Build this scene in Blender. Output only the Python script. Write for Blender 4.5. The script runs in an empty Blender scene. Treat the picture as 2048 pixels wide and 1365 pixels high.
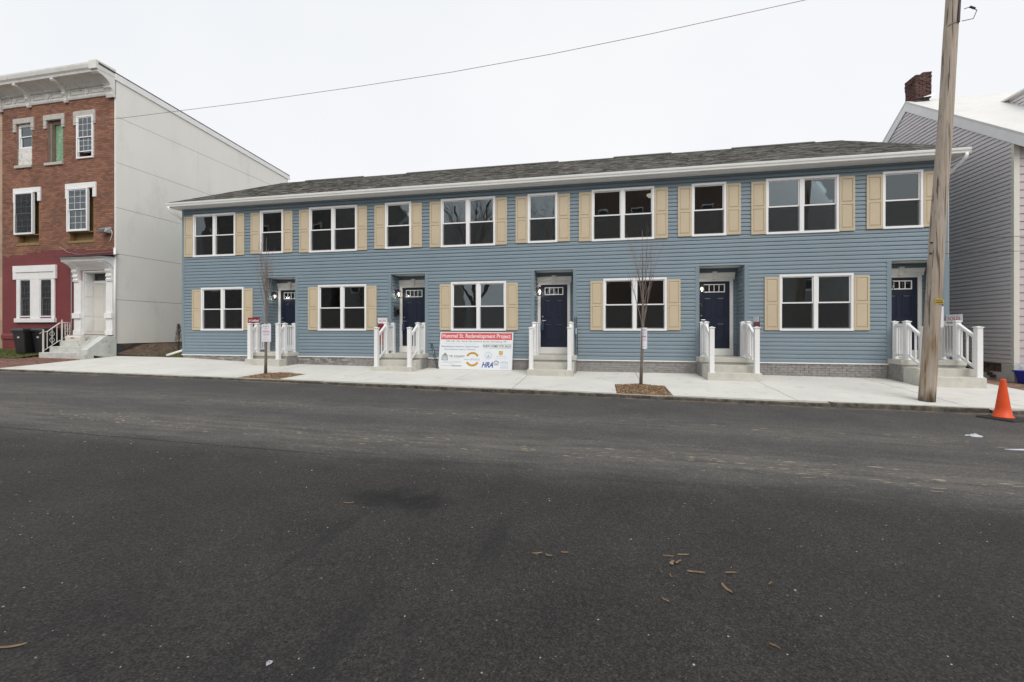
import bpy, math, random
from mathutils import Vector, Matrix
random.seed(7)
R = math.radians
scene = bpy.context.scene
C = scene.collection
# ------------------------------------------------------------------ camera
cam_d = bpy.data.cameras.new('camera')
cam = bpy.data.objects.new('camera', cam_d); C.objects.link(cam)
CAMY, CAMZ = -13.47, 1.5
cam.location = (0, CAMY, CAMZ)
cam.rotation_euler = (R(90), 0, R(11.3))
cam_d.sensor_width = 36.0
cam_d.lens = 860 / 2048 * 36
cam_d.shift_y = -22.5 / 2048
cam_d.clip_end = 2000
scene.camera = cam
# ------------------------------------------------------------------ sky and sun (overcast)
SUN_EL, SUN_AZ = 46, 157            # azimuth from +Y clockwise: high, behind the camera
w = bpy.data.worlds.new('World'); scene.world = w; w.use_nodes = True
nt = w.node_tree; nt.nodes.clear()
sky = nt.nodes.new('ShaderNodeTexSky'); sky.sky_type = 'NISHITA'; sky.sun_disc = False
sky.sun_elevation = R(SUN_EL); sky.sun_rotation = R(SUN_AZ); sky.dust_density = 4.0
hs = nt.nodes.new('ShaderNodeHueSaturation'); hs.inputs['Saturation'].default_value = 0.10
bg1 = nt.nodes.new('ShaderNodeBackground'); bg1.inputs['Strength'].default_value = 0.10
bg2 = nt.nodes.new('ShaderNodeBackground'); bg2.inputs['Color'].default_value = (0.905, 0.925, 0.955, 1); bg2.inputs['Strength'].default_value = 0.90
mx = nt.nodes.new('ShaderNodeMixShader'); mx.inputs[0].default_value = 0.88    # thick cloud cover over the clear sky
out = nt.nodes.new('ShaderNodeOutputWorld')
tc = nt.nodes.new('ShaderNodeTexCoord'); cn = nt.nodes.new('ShaderNodeTexNoise'); cn.inputs['Scale'].default_value = 1.6; cn.inputs['Detail'].default_value = 4
cr_ = nt.nodes.new('ShaderNodeValToRGB'); cr_.color_ramp.elements[0].position = .3; cr_.color_ramp.elements[0].color = (.855, .880, .920, 1); cr_.color_ramp.elements[1].position = .7; cr_.color_ramp.elements[1].color = (.935, .948, .968, 1)
nt.links.new(tc.outputs['Generated'], cn.inputs['Vector']); nt.links.new(cn.outputs['Fac'], cr_.inputs[0]); nt.links.new(cr_.outputs[0], bg2.inputs['Color'])     # faint cloud tone
nt.links.new(sky.outputs[0], hs.inputs['Color']); nt.links.new(hs.outputs[0], bg1.inputs['Color'])
nt.links.new(bg1.outputs[0], mx.inputs[1]); nt.links.new(bg2.outputs[0], mx.inputs[2]); nt.links.new(mx.outputs[0], out.inputs[0])
sd = bpy.data.lights.new('sun', 'SUN'); sd.energy = 1.5; sd.angle = R(40); sd.color = (1.0, 0.97, 0.92)
so = bpy.data.objects.new('sun', sd); C.objects.link(so)
sv = Vector((math.sin(R(SUN_AZ)) * math.cos(R(SUN_EL)), math.cos(R(SUN_AZ)) * math.cos(R(SUN_EL)), math.sin(R(SUN_EL))))
so.rotation_euler = sv.to_track_quat('Z', 'Y').to_euler(); so.location = (0, -20, 30)
scene.view_settings.view_transform = 'Standard'; scene.view_settings.look = 'None'
scene.view_settings.exposure = 0.28; scene.view_settings.gamma = 1.0

# ------------------------------------------------------------------ materials
MATS = {}
def nodes(name):
    m = bpy.data.materials.new(name); m.use_nodes = True
    t = m.node_tree; b = t.nodes['Principled BSDF']
    MATS[name] = m
    return m, t, b
def N(t, typ, **kw):
    n = t.nodes.new(typ)
    for k, v in kw.items():
        if k in n.inputs: n.inputs[k].default_value = v
        else: setattr(n, k, v)
    return n
def L(t, a, b): t.links.new(a, b)
def ramp(t, fac, stops):
    r = t.nodes.new('ShaderNodeValToRGB'); e = r.color_ramp.elements
    while len(e) > 1: e.remove(e[-1])
    e[0].position = stops[0][0]; c = stops[0][1]; e[0].color = (*c, 1) if len(c) == 3 else c
    for p, c in stops[1:]:
        x = e.new(p); x.color = (*c, 1)
    L(t, fac, r.inputs[0]); return r.outputs[0]
def mixc(t, fac, a, b, mode='MIX'):
    m = t.nodes.new('ShaderNodeMix'); m.data_type = 'RGBA'; m.blend_type = mode
    if isinstance(fac, (int, float)): m.inputs[0].default_value = fac
    else: L(t, fac, m.inputs[0])
    for i, x in ((6, a), (7, b)):
        if isinstance(x, tuple): m.inputs[i].default_value = (*x, 1)
        else: L(t, x, m.inputs[i])
    return m.outputs[2]
def math_(t, op, a, b=None, c=None):
    m = t.nodes.new('ShaderNodeMath'); m.operation = op
    for i, x in enumerate((a, b, c)):
        if x is None: continue
        if isinstance(x, (int, float)): m.inputs[i].default_value = x
        else: L(t, x, m.inputs[i])
    return m.outputs[0]
def pos(t, scale=(1, 1, 1)):
    g = t.nodes.new('ShaderNodeNewGeometry')
    mp = t.nodes.new('ShaderNodeMapping'); mp.inputs['Scale'].default_value = scale
    L(t, g.outputs['Position'], mp.inputs['Vector']); return mp.outputs[0]
def noise(t, vec, scale, detail=4, rough=0.6):
    n = N(t, 'ShaderNodeTexNoise', Scale=scale, Detail=detail, Roughness=rough); L(t, vec, n.inputs['Vector']); return n.outputs['Fac']
def bump(t, b, h, strength, dist=0.01):
    bp = N(t, 'ShaderNodeBump', Strength=strength, Distance=dist); L(t, h, bp.inputs['Height']); L(t, bp.outputs[0], b.inputs['Normal'])
def M(name, col, rough=0.6, var=0.08, scale=3.0, bmp=0.0, bscale=40.0, metal=0.0, spec=0.5, island=0.0, stretch=(1, 1, 1), dirt=None):
    m, t, b = nodes(name)
    v = pos(t, stretch)
    n1 = noise(t, v, scale)
    lo = tuple(c * (1 - var) for c in col); hi = tuple(min(1, c * (1 + var)) for c in col)
    c = ramp(t, n1, [(0.3, lo), (0.7, hi)])
    if island:
        g = t.nodes.new('ShaderNodeNewGeometry')
        k = ramp(t, g.outputs['Random Per Island'], [(0, (1 - island,) * 3), (1, (1 + island,) * 3)])
        c = mixc(t, 1.0, c, k, 'MULTIPLY')
    if dirt:
        n2 = noise(t, v, dirt[1], 6, 0.7)
        f = ramp(t, n2, [(dirt[2], (0, 0, 0)), (dirt[3], (1, 1, 1))])
        c = mixc(t, f, c, dirt[0])
    L(t, c, b.inputs['Base Color'])
    b.inputs['Roughness'].default_value = rough; b.inputs['Metallic'].default_value = metal
    b.inputs['Specular IOR Level'].default_value = spec
    if bmp: bump(t, b, noise(t, pos(t), bscale, 4), bmp)
    return m
def emit(name, col, st):
    m, t, b = nodes(name); b.inputs['Base Color'].default_value = (*col, 1)
    b.inputs['Emission Color'].default_value = (*col, 1); b.inputs['Emission Strength'].default_value = st; return m
def asphalt():
    m, t, b = nodes('asphalt')
    v = pos(t)
    sx = t.nodes.new('ShaderNodeSeparateXYZ'); g = t.nodes.new('ShaderNodeNewGeometry'); L(t, g.outputs['Position'], sx.inputs[0])
    X, Y = sx.outputs[0], sx.outputs[1]
    # aggregate
    vo = N(t, 'ShaderNodeTexVoronoi', Scale=125.0); L(t, v, vo.inputs['Vector'])
    agg = ramp(t, vo.outputs['Color'], [(0.0, (0.018, 0.0168, 0.0160)), (0.5, (0.0435, 0.0402, 0.0384)), (0.86, (0.075, 0.070, 0.0665)), (1.0, (0.14, 0.132, 0.122))])
    mot = noise(t, v, 1.3, 5, 0.6)
    agg = mixc(t, 1.0, agg, ramp(t, mot, [(0.3, (0.82, 0.82, 0.83)), (0.7, (1.18, 1.16, 1.14))]), 'MULTIPLY')
    fine = noise(t, v, 30, 5, 0.7)
    agg = mixc(t, 1.0, agg, ramp(t, fine, [(0.3, (0.72,) * 3), (0.7, (1.28,) * 3)]), 'MULTIPLY')
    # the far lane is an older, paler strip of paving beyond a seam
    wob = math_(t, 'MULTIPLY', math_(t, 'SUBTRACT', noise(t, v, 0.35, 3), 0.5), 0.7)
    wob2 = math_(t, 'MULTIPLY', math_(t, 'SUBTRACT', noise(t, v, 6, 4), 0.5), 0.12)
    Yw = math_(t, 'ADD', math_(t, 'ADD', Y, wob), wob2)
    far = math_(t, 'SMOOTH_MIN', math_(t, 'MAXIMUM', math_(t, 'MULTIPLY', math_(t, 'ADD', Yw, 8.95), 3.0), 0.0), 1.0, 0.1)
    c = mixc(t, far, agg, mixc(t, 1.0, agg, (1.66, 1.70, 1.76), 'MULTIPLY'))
    # dusty wheel tracks
    st = noise(t, pos(t, (0.35, 2.2, 1)), 2.6, 8, 0.7)
    def band(y0, wd):
        d = math_(t, 'ABSOLUTE', math_(t, 'SUBTRACT', Yw, y0))
        return math_(t, 'MAXIMUM', math_(t, 'SUBTRACT', 1.0, math_(t, 'DIVIDE', d, wd)), 0.0)
    du = math_(t, 'MAXIMUM', math_(t, 'MULTIPLY', band(-8.1, 1.25), 1.0), math_(t, 'MULTIPLY', band(-6.3, 1.1), 0.7))
    du = math_(t, 'MULTIPLY', du, ramp(t, st, [(0.36, (0.15,) * 3), (0.66, (1,) * 3)]))
    c = mixc(t, math_(t, 'MULTIPLY', du, 0.62), c, (0.235, 0.22, 0.195))
    sp = noise(t, pos(t, (1.0, 2.6, 1)), 16, 3, 0.5)
    spk = math_(t, 'MULTIPLY', ramp(t, sp, [(0.63, (0,) * 3), (0.67, (1,) * 3)]), math_(t, 'MULTIPLY', du, 1.8))
    c = mixc(t, math_(t, 'MINIMUM', spk, 0.7), c, (0.30, 0.26, 0.20))
    # gutter dirt by the kerb
    kd = math_(t, 'MULTIPLY', band(-3.68, 0.16), ramp(t, noise(t, v, 3.5, 5), [(0.42, (0,) * 3), (0.6, (1,) * 3)]))
    c = mixc(t, math_(t, 'MULTIPLY', kd, 0.8), c, (0.26, 0.19, 0.115))
    # seam crack
    cr = math_(t, 'ABSOLUTE', math_(t, 'ADD', math_(t, 'ADD', Y, math_(t, 'MULTIPLY', wob2, 0.5)), 8.93))
    crf = math_(t, 'MULTIPLY', math_(t, 'LESS_THAN', cr, 0.014), math_(t, 'LESS_THAN', math_(t, 'ADD', X, math_(t, 'MULTIPLY', fine, 3)), -1.6))
    c = mixc(t, math_(t, 'MULTIPLY', crf, 0.8), c, (0.012, 0.012, 0.012))
    # old oil patch with drips
    sc = pos(t); mp = sc.node; mp.inputs['Location'].default_value = (1.55, 9.98, 0)
    ln = N(t, 'ShaderNodeVectorMath', operation='LENGTH')
    mp.inputs['Scale'].default_value = (1.1, 2.0, 1)
    mp.inputs['Location'].default_value = (1.70 * 1.1, 9.98 * 2.0, 0)
    L(t, sc, ln.inputs[0])
    dd = math_(t, 'ADD', ln.outputs['Value'], math_(t, 'MULTIPLY', math_(t, 'SUBTRACT', noise(t, v, 3.2, 6, 0.7), 0.5), 1.3))
    of = ramp(t, dd, [(0.1, (0.88,) * 3), (0.66, (0,) * 3)])
    c = mixc(t, of, c, (0.010, 0.0105, 0.012))
    sm = noise(t, pos(t, (1.0, 0.12, 1)), 4.5, 4)
    rX = math_(t, 'MULTIPLY', math_(t, 'GREATER_THAN', X, -2.2), math_(t, 'LESS_THAN', X, -0.6))
    smf = math_(t, 'MULTIPLY', math_(t, 'MULTIPLY', ramp(t, sm, [(0.55, (0,) * 3), (0.66, (0.45,) * 3)]), rX), math_(t, 'LESS_THAN', Y, -10.1))
    c = mixc(t, smf, c, (0.020, 0.021, 0.024))
    # stray pale flecks
    v2 = N(t, 'ShaderNodeTexVoronoi', Scale=9.0); L(t, v, v2.inputs['Vector'])
    fl = math_(t, 'LESS_THAN', v2.outputs['Distance'], 0.045)
    wn = N(t, 'ShaderNodeTexWhiteNoise'); L(t, v2.outputs['Position'], wn.inputs['Vector'])
    fl = math_(t, 'MULTIPLY', fl, math_(t, 'GREATER_THAN', wn.outputs['Value'], 0.55))
    c = mixc(t, math_(t, 'MULTIPLY', fl, 0.75), c, mixc(t, wn.outputs['Value'], (0.45, 0.43, 0.36), (0.30, 0.31, 0.12)))
    L(t, c, b.inputs['Base Color'])
    b.inputs['Roughness'].default_value = 0.82; b.inputs['Specular IOR Level'].default_value = 0.35
    h = math_(t, 'ADD', vo.outputs['Distance'], math_(t, 'MULTIPLY', fine, 0.6))
    bump(t, b, h, 0.55, 0.012)
    return m
def glass_mat(name, ior, tint):
    m, t, b = nodes(name); t.nodes.remove(b)
    fr = N(t, 'ShaderNodeFresnel', IOR=ior); tr = N(t, 'ShaderNodeBsdfTransparent'); tr.inputs[0].default_value = (*tint, 1)
    gl = N(t, 'ShaderNodeBsdfGlossy'); gl.inputs['Roughness'].default_value = 0.004; gl.inputs[0].default_value = (0.86, 0.94, 0.98, 1)
    bp = N(t, 'ShaderNodeBump', Strength=0.10, Distance=0.02); L(t, noise(t, pos(t), 1.9, 1), bp.inputs['Height']); L(t, bp.outputs[0], gl.inputs['Normal'])
    mx = t.nodes.new('ShaderNodeMixShader'); L(t, fr.outputs[0], mx.inputs[0]); L(t, tr.outputs[0], mx.inputs[1]); L(t, gl.outputs[0], mx.inputs[2])
    L(t, mx.outputs[0], t.nodes['Material Output'].inputs[0]); return m
def screen_mat():
    m, t, b = nodes('insect_screen'); tr = N(t, 'ShaderNodeBsdfTransparent')
    b.inputs['Base Color'].default_value = (0.010, 0.0105, 0.011, 1); b.inputs['Roughness'].default_value = 0.6
    mx = t.nodes.new('ShaderNodeMixShader'); mx.inputs[0].default_value = 0.44
    L(t, tr.outputs[0], mx.inputs[1]); L(t, b.outputs[0], mx.inputs[2]); L(t, mx.outputs[0], t.nodes['Material Output'].inputs[0]); return m

asphalt(); glass_mat('window_glass', 2.1, (0.62, 0.66, 0.66)); glass_mat('clear_glass', 1.45, (0.93, 0.95, 0.95)); screen_mat()
M('concrete', (0.670, 0.660, 0.620), 0.85, 0.06, 0.9, 0.25, 60, spec=0.3, dirt=((0.47, 0.45, 0.41), 2.4, 0.55, 0.78))
M('step_concrete', (0.56, 0.545, 0.490), 0.85, 0.10, 2.4, 0.3, 50, spec=0.3, dirt=((0.40, 0.37, 0.31), 5.0, 0.55, 0.78))
M('old_concrete', (0.56, 0.57, 0.535), 0.85, 0.12, 3.0, 0.3, 40, dirt=((0.26, 0.25, 0.20), 5.0, 0.55, 0.75))
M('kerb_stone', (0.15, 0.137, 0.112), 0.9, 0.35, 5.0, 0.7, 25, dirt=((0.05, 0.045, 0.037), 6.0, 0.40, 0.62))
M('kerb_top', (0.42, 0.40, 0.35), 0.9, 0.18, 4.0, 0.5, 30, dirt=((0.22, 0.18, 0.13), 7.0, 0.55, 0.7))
M('blue_siding', (0.212, 0.273, 0.316), 0.5, 0.045, 0.8, 0.18, 7, spec=0.35, island=0.05, dirt=((0.215, 0.262, 0.29), 1.3, 0.52, 0.80))
M('blue_trim', (0.202, 0.262, 0.300), 0.5, 0.03, 1.0, spec=0.35)
M('white_vinyl', (0.84, 0.84, 0.84), 0.35, 0.015, 2.0)
M('white_metal', (0.84, 0.835, 0.81), 0.35, 0.03, 2.0)
M('soffit_white', (0.78, 0.77, 0.745), 0.5, 0.03, 2.0)
M('door_trim_white', (0.83, 0.825, 0.80), 0.45, 0.02, 2.0)
M('tan_shutter', (0.552, 0.460, 0.326), 0.55, 0.03, 2.0, 0.15, 120, spec=0.35)
M('navy_door', (0.0125, 0.0185, 0.038), 0.38, 0.1, 3.0, spec=0.45)
M('black_metal', (0.012, 0.012, 0.013), 0.4, 0.1, 4.0)
M('nickel', (0.55, 0.54, 0.52), 0.3, 0.03, 4.0, metal=1.0)
M('lockbox_blue', (0.03, 0.05, 0.12), 0.5)
M('grey_brick', (0.275, 0.262, 0.255), 0.85, 0.22, 9.0, 0.4, 60, island=0.38)
M('grey_mortar', (0.33, 0.32, 0.305), 0.9, 0.08, 9.0)
M('interior', (0.60, 0.59, 0.56), 0.8, 0.03, 1.0)
M('interior_floor', (0.16, 0.13, 0.10), 0.6, 0.1, 2.0)
M('red_brick', (0.250, 0.118, 0.076), 0.85, 0.20, 1.1, 0.35, 50, island=0.26, dirt=((0.16, 0.11, 0.085), 1.7, 0.56, 0.74))
M('brick_mortar', (0.30, 0.235, 0.195), 0.9, 0.14, 2.0)
M('red_paint_brick', (0.180, 0.030, 0.031), 0.6, 0.12, 1.5, 0.2, 40, island=0.06)
M('pale_brick', (0.42, 0.30, 0.22), 0.85, 0.15, 2.0, 0.3, 50, island=0.15)
M('stone_lintel', (0.50, 0.475, 0.43), 0.85, 0.18, 6.0, 0.4, 30, dirt=((0.24, 0.20, 0.16), 6.0, 0.55, 0.72))
M('white_paint', (0.82, 0.82, 0.81), 0.55, 0.05, 3.0, 0.1, 40, dirt=((0.50, 0.48, 0.45), 4.0, 0.66, 0.85))
M('cornice_paint', (0.70, 0.685, 0.65), 0.6, 0.10, 3.0, 0.15, 40, dirt=((0.36, 0.34, 0.30), 5.0, 0.58, 0.78))
M('stucco', (0.82, 0.803, 0.750), 0.9, 0.03, 0.7, 0.35, 90, spec=0.2, dirt=((0.70, 0.685, 0.635), 1.1, 0.56, 0.80), stretch=(1, 1, 0.35))
M('roof_dark', (0.06, 0.06, 0.065), 0.8, 0.2, 3.0)
M('white_roof', (0.66, 0.652, 0.63), 0.6, 0.05, 1.5, 0.15, 12, dirt=((0.52, 0.51, 0.485), 2.5, 0.56, 0.78))
M('raw_wood', (0.26, 0.17, 0.07), 0.8, 0.25, 5.0, stretch=(6, 6, 0.7))
M('old_wood', (0.24, 0.18, 0.14), 0.85, 0.3, 7.0, stretch=(6, 6, 0.7))
M('green_board', (0.19, 0.36, 0.225), 0.7, 0.22, 7.0, dirt=((0.48, 0.52, 0.40), 8.0, 0.52, 0.66), stretch=(1, 1, 0.6))
M('peeling_white', (0.70, 0.69, 0.65), 0.7, 0.08, 5.0, dirt=((0.32, 0.28, 0.21), 11.0, 0.56, 0.66))
M('dark_glassy', (0.05, 0.05, 0.055), 0.12, 0.2, 2.0)
M('cream_door', (0.66, 0.645, 0.595), 0.5, 0.03, 2.0)
M('rubble', (0.10, 0.075, 0.055), 0.95, 0.5, 6.0, 0.9, 14, island=0.3)
M('soil', (0.105, 0.068, 0.045), 1.0, 0.4, 5.0, 0.8, 25)
M('dry_dirt', (0.25, 0.19, 0.135), 1.0, 0.25, 4.0, 0.6, 30)
M('mulch', (0.275, 0.180, 0.105), 1.0, 0.3, 8.0, island=0.55)
M('grass', (0.125, 0.155, 0.040), 0.8, 0.3, 3.0, island=0.45)
M('paver_brick', (0.245, 0.135, 0.105), 0.9, 0.2, 4.0, 0.3, 40, island=0.25)
M('bin_black', (0.014, 0.014, 0.016), 0.4, 0.15, 4.0)
M('iron_white', (0.68, 0.67, 0.63), 0.5, 0.06, 6.0)
M('mailbox_white', (0.66, 0.63, 0.57), 0.5, 0.1, 8.0, dirt=((0.35, 0.24, 0.16), 9.0, 0.6, 0.75))
M('flag_red', (0.18, 0.03, 0.03), 0.5)
M('grey_siding', (0.67, 0.635, 0.64), 0.55, 0.04, 1.0, 0.1, 60, island=0.05)
M('grey_front_siding', (0.52, 0.455, 0.462), 0.55, 0.04, 1.0, 0.1, 60, island=0.04)
M('cream_trim', (0.68, 0.665, 0.595), 0.5, 0.03, 2.0)
M('chimney_brick', (0.085, 0.042, 0.036), 0.9, 0.4, 6.0, 0.7, 30, island=0.45)
M('chimney_mortar', (0.085, 0.068, 0.06), 0.95, 0.3, 8.0)
M('cone_orange', (0.80, 0.085, 0.014), 0.5, 0.08, 6.0, dirt=((0.45, 0.055, 0.02), 9.0, 0.62, 0.78))
M('rubber_black', (0.022, 0.022, 0.022), 0.75, 0.2, 6.0)
M('bag_white', (0.62, 0.64, 0.68), 0.4, 0.1, 20.0)
M('bark', (0.33, 0.225, 0.145), 0.9, 0.3, 20.0, 0.6, 60)
M('blue_plastic', (0.010, 0.024, 0.34), 0.4, 0.05, 4.0)
M('tree_bark', (0.20, 0.165, 0.135), 0.9, 0.3, 12.0, 0.4, 60)
M('twig', (0.21, 0.165, 0.145), 0.85, 0.25, 10.0)
M('paper', (0.80, 0.80, 0.86), 0.7, 0.02, 4.0)
M('ink_red', (0.60, 0.10, 0.13), 0.7); M('ink_grey', (0.33, 0.33, 0.37), 0.7); M('ink_black', (0.03, 0.03, 0.035), 0.7)
M('sign_white', (0.76, 0.79, 0.81), 0.4, 0.01, 2.0); M('sign_red', (0.66, 0.085, 0.09), 0.4, 0.02); M('sign_blue', (0.055, 0.10, 0.32), 0.4)
M('sign_pale_blue', (0.40, 0.42, 0.62), 0.4); M('sign_gold', (0.60, 0.35, 0.055), 0.4); M('sign_text_grey', (0.12, 0.14, 0.17), 0.4); M('sign_pale_grey', (0.50, 0.53, 0.57), 0.4); M('sign_sky', (0.25, 0.42, 0.56), 0.4)
M('panel_dark', (0.06, 0.014, 0.016), .5); M('rider_red', (0.25, 0.012, 0.022), 0.4, 0.02); M('yellow_tag', (0.62, 0.44, 0.02), 0.5)
M('galvanised', (0.45, 0.45, 0.45), 0.45, 0.05, 8, metal=0.6)
M('wire_black', (0.03, 0.022, 0.022), 0.6); M('wire_red', (0.28, 0.12, 0.12), 0.6)
M('dead_shrub', (0.045, 0.038, 0.030), 0.95, 0.3, 10.0, island=0.3)
M('ground_soil', (0.13, 0.11, 0.085), 1.0, 0.2, 1.0)
emit('bulb_glow', (1.0, 0.93, 0.80), 3.5); emit('globe_glow', (1.0, 0.90, 0.70), 0.9)
def shingles():
    m, t, b = nodes('shingle'); g = t.nodes.new('ShaderNodeNewGeometry')
    c = ramp(t, g.outputs['Random Per Island'], [(0, (0.085, 0.082, 0.075)), (0.35, (0.126, 0.121, 0.111)), (0.7, (0.152, 0.147, 0.135)), (1, (0.196, 0.189, 0.172))])
    k = ramp(t, noise(t, pos(t), 0.55, 4), [(0.35, (0.95, 0.97, 0.94)), (0.65, (1.06, 1.03, 1.03))])
    c = mixc(t, 1.0, c, k, 'MULTIPLY')
    c = mixc(t, 1.0, c, ramp(t, noise(t, pos(t), 70, 3, 0.7), [(0.3, (0.7,) * 3), (0.7, (1.3,) * 3)]), 'MULTIPLY')
    L(t, c, b.inputs['Base Color']); b.inputs['Roughness'].default_value = 0.95; b.inputs['Specular IOR Level'].default_value = 0.2
shingles()
def pole_wood():
    m, t, b = nodes('pole_wood')
    v = pos(t, (9, 9, 0.55)); v3 = pos(t)
    g = t.nodes.new('ShaderNodeNewGeometry'); s = t.nodes.new('ShaderNodeSeparateXYZ'); L(t, g.outputs['Position'], s.inputs[0])
    grain = noise(t, v, 2.2, 7, 0.7)
    c = ramp(t, grain, [(0.25, (0.235, 0.190, 0.150)), (0.5, (0.410, 0.345, 0.282)), (0.75, (0.52, 0.455, 0.385))])
    crk = ramp(t, noise(t, pos(t, (16, 16, 0.35)), 1.6, 3, 0.5), [(0.37, (0.30, 0.27, 0.25)), (0.42, (1, 1, 1))])
    c = mixc(t, 1.0, c, crk, 'MULTIPLY')
    # ochre, worn lower part on the left and a damp dark foot
    low = math_(t, 'SUBTRACT', 1.0, math_(t, 'DIVIDE', s.outputs[2], 2.9))
    f = math_(t, 'MULTIPLY', math_(t, 'MAXIMUM', low, 0.0), ramp(t, noise(t, pos(t, (7, 7, 0.5)), 1.0, 4), [(0.46, (0,) * 3), (0.56, (1.2,) * 3)]))
    c = mixc(t, math_(t, 'MINIMUM', f, 0.85), c, (0.26, 0.15, 0.052))
    ft = math_(t, 'ADD', s.outputs[2], math_(t, 'MULTIPLY', noise(t, pos(t, (5, 5, 1.2)), 1.8, 5), 1.2))
    f2 = ramp(t, ft, [(0.55, (0.85,) * 3), (0.95, (0,) * 3)])
    c = mixc(t, f2, c, (0.035, 0.026, 0.02))
    L(t, c, b.inputs['Base Color']); b.inputs['Roughness'].default_value = 0.9; bump(t, b, grain, 0.6, 0.02)
pole_wood()

# ------------------------------------------------------------------ mesh builder
WLOC = {}
class MB:
    def __init__(s): s.v = []; s.f = []; s.m = []
    def add(s, vs, fs, mi=0):
        o = len(s.v); s.v += [tuple(v) for v in vs]; s.f += [tuple(i + o for i in f) for f in fs]; s.m += [mi] * len(fs); return s
    def box(s, x0, x1, y0, y1, z0, z1, mi=0):
        vs = [(x0, y0, z0), (x1, y0, z0), (x1, y1, z0), (x0, y1, z0), (x0, y0, z1), (x1, y0, z1), (x1, y1, z1), (x0, y1, z1)]
        return s.add(vs, [(0, 3, 2, 1), (4, 5, 6, 7), (0, 1, 5, 4), (1, 2, 6, 5), (2, 3, 7, 6), (3, 0, 4, 7)], mi)
    def hexa(s, vs, mi=0):   # 4 bottom, 4 top
        return s.add(vs, [(0, 3, 2, 1), (4, 5, 6, 7), (0, 1, 5, 4), (1, 2, 6, 5), (2, 3, 7, 6), (3, 0, 4, 7)], mi)
    def quad(s, a, b, c, d, mi=0): return s.add([a, b, c, d], [(0, 1, 2, 3)], mi)
    def prism(s, prof, f3, a0, a1, mi=0):   # closed profile (p,q), swept along a; f3(a,p,q)->xyz
        n = len(prof); vs = [f3(a0, p, q) for p, q in prof] + [f3(a1, p, q) for p, q in prof]
        fs = [(i, (i + 1) % n, n + (i + 1) % n, n + i) for i in range(n)] + [tuple(range(n))[::-1], tuple(range(n, 2 * n))]
        return s.add(vs, fs, mi)
    def tube(s, pts, r, seg=8, mi=0, cap=True):
        pts = [Vector(p) for p in pts]; rs = r if isinstance(r, (list, tuple)) else [r] * len(pts)
        o = len(s.v); up = None
        for i, p in enumerate(pts):
            d = (pts[min(i + 1, len(pts) - 1)] - pts[max(i - 1, 0)])
            d = d.normalized() if d.length > 1e-9 else Vector((0, 0, 1))
            a = d.cross(Vector((0, 1, 0)) if abs(d.y) < 0.9 else Vector((1, 0, 0))).normalized(); b = d.cross(a)
            for k in range(seg):
                t = 2 * math.pi * k / seg
                s.v.append(tuple(p + (a * math.cos(t) + b * math.sin(t)) * rs[i]))
        for i in range(len(pts) - 1):
            for k in range(seg):
                k2 = (k + 1) % seg
                s.f.append((o + i * seg + k, o + i * seg + k2, o + (i + 1) * seg + k2, o + (i + 1) * seg + k)); s.m.append(mi)
        if cap:
            s.f.append(tuple(o + k for k in range(seg))[::-1]); s.m.append(mi)
            e = o + (len(pts) - 1) * seg; s.f.append(tuple(e + k for k in range(seg))); s.m.append(mi)
        return s
    def lathe(s, prof, c, seg=20, mi=0):
        o = len(s.v)
        for r, z in prof:
            for k in range(seg):
                t = 2 * math.pi * k / seg; s.v.append((c[0] + r * math.cos(t), c[1] + r * math.sin(t), c[2] + z))
        for i in range(len(prof) - 1):
            for k in range(seg):
                k2 = (k + 1) % seg; s.f.append((o + i * seg + k, o + i * seg + k2, o + (i + 1) * seg + k2, o + (i + 1) * seg + k)); s.m.append(mi)
        s.f.append(tuple(o + k for k in range(seg))[::-1]); s.m.append(mi)
        e = o + (len(prof) - 1) * seg; s.f.append(tuple(e + k for k in range(seg))); s.m.append(mi)
        return s
    def build(s, name, mats, parent=None, smooth=False, bevel=0.0, recalc=True, **props):
        xs = [v[0] for v in s.v]; ys = [v[1] for v in s.v]; zs = [v[2] for v in s.v]
        c = Vector(((min(xs) + max(xs)) / 2, (min(ys) + max(ys)) / 2, min(zs)))
        me = bpy.data.meshes.new(name)
        me.from_pydata([(v[0] - c.x, v[1] - c.y, v[2] - c.z) for v in s.v], [], s.f)
        if isinstance(mats, str): mats = [mats]
        for x in mats: me.materials.append(MATS[x])
        me.polygons.foreach_set('material_index', s.m)
        if recalc:
            import bmesh
            bm = bmesh.new(); bm.from_mesh(me); bmesh.ops.recalc_face_normals(bm, faces=bm.faces); bm.to_mesh(me); bm.free()
        if smooth: me.polygons.foreach_set('use_smooth', [True] * len(me.polygons))
        me.update()
        o = bpy.data.objects.new(name, me); C.objects.link(o)
        o.location = c
        if parent is not None:
            o.parent = parent; o.location = c - WLOC[parent.name]
        WLOC[o.name] = c.copy()
        if bevel:
            md = o.modifiers.new('bevel', 'BEVEL'); md.width = bevel; md.segments = 2; md.limit_method = 'ANGLE'
        for k, v in props.items(): o[k] = v
        return o
def thing(name, loc, label, category, group=None):
    o = bpy.data.objects.new(name, None); C.objects.link(o); o.location = loc; o.empty_display_size = 0.2
    WLOC[o.name] = Vector(loc); o['label'] = label; o['category'] = category
    if group: o['group'] = group
    return o
def copy_tree(o, parent, dx):
    c = o.copy(); C.objects.link(c); c.parent = parent; c.location = o.location + Vector((dx, 0, 0)); WLOC[c.name] = WLOC[o.name] + Vector((dx, 0, 0))
    for ch in o.children:
        d = ch.copy(); C.objects.link(d); d.parent = c
        WLOC[d.name] = WLOC[ch.name] + Vector((dx, 0, 0))
    return c
def interp(tab, x):
    if x <= tab[0][0]: return tab[0][1]
    for (a, p), (b, q) in zip(tab, tab[1:]):
        if x <= b: return p + (q - p) * (x - a) / (b - a)
    return tab[-1][1]
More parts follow.
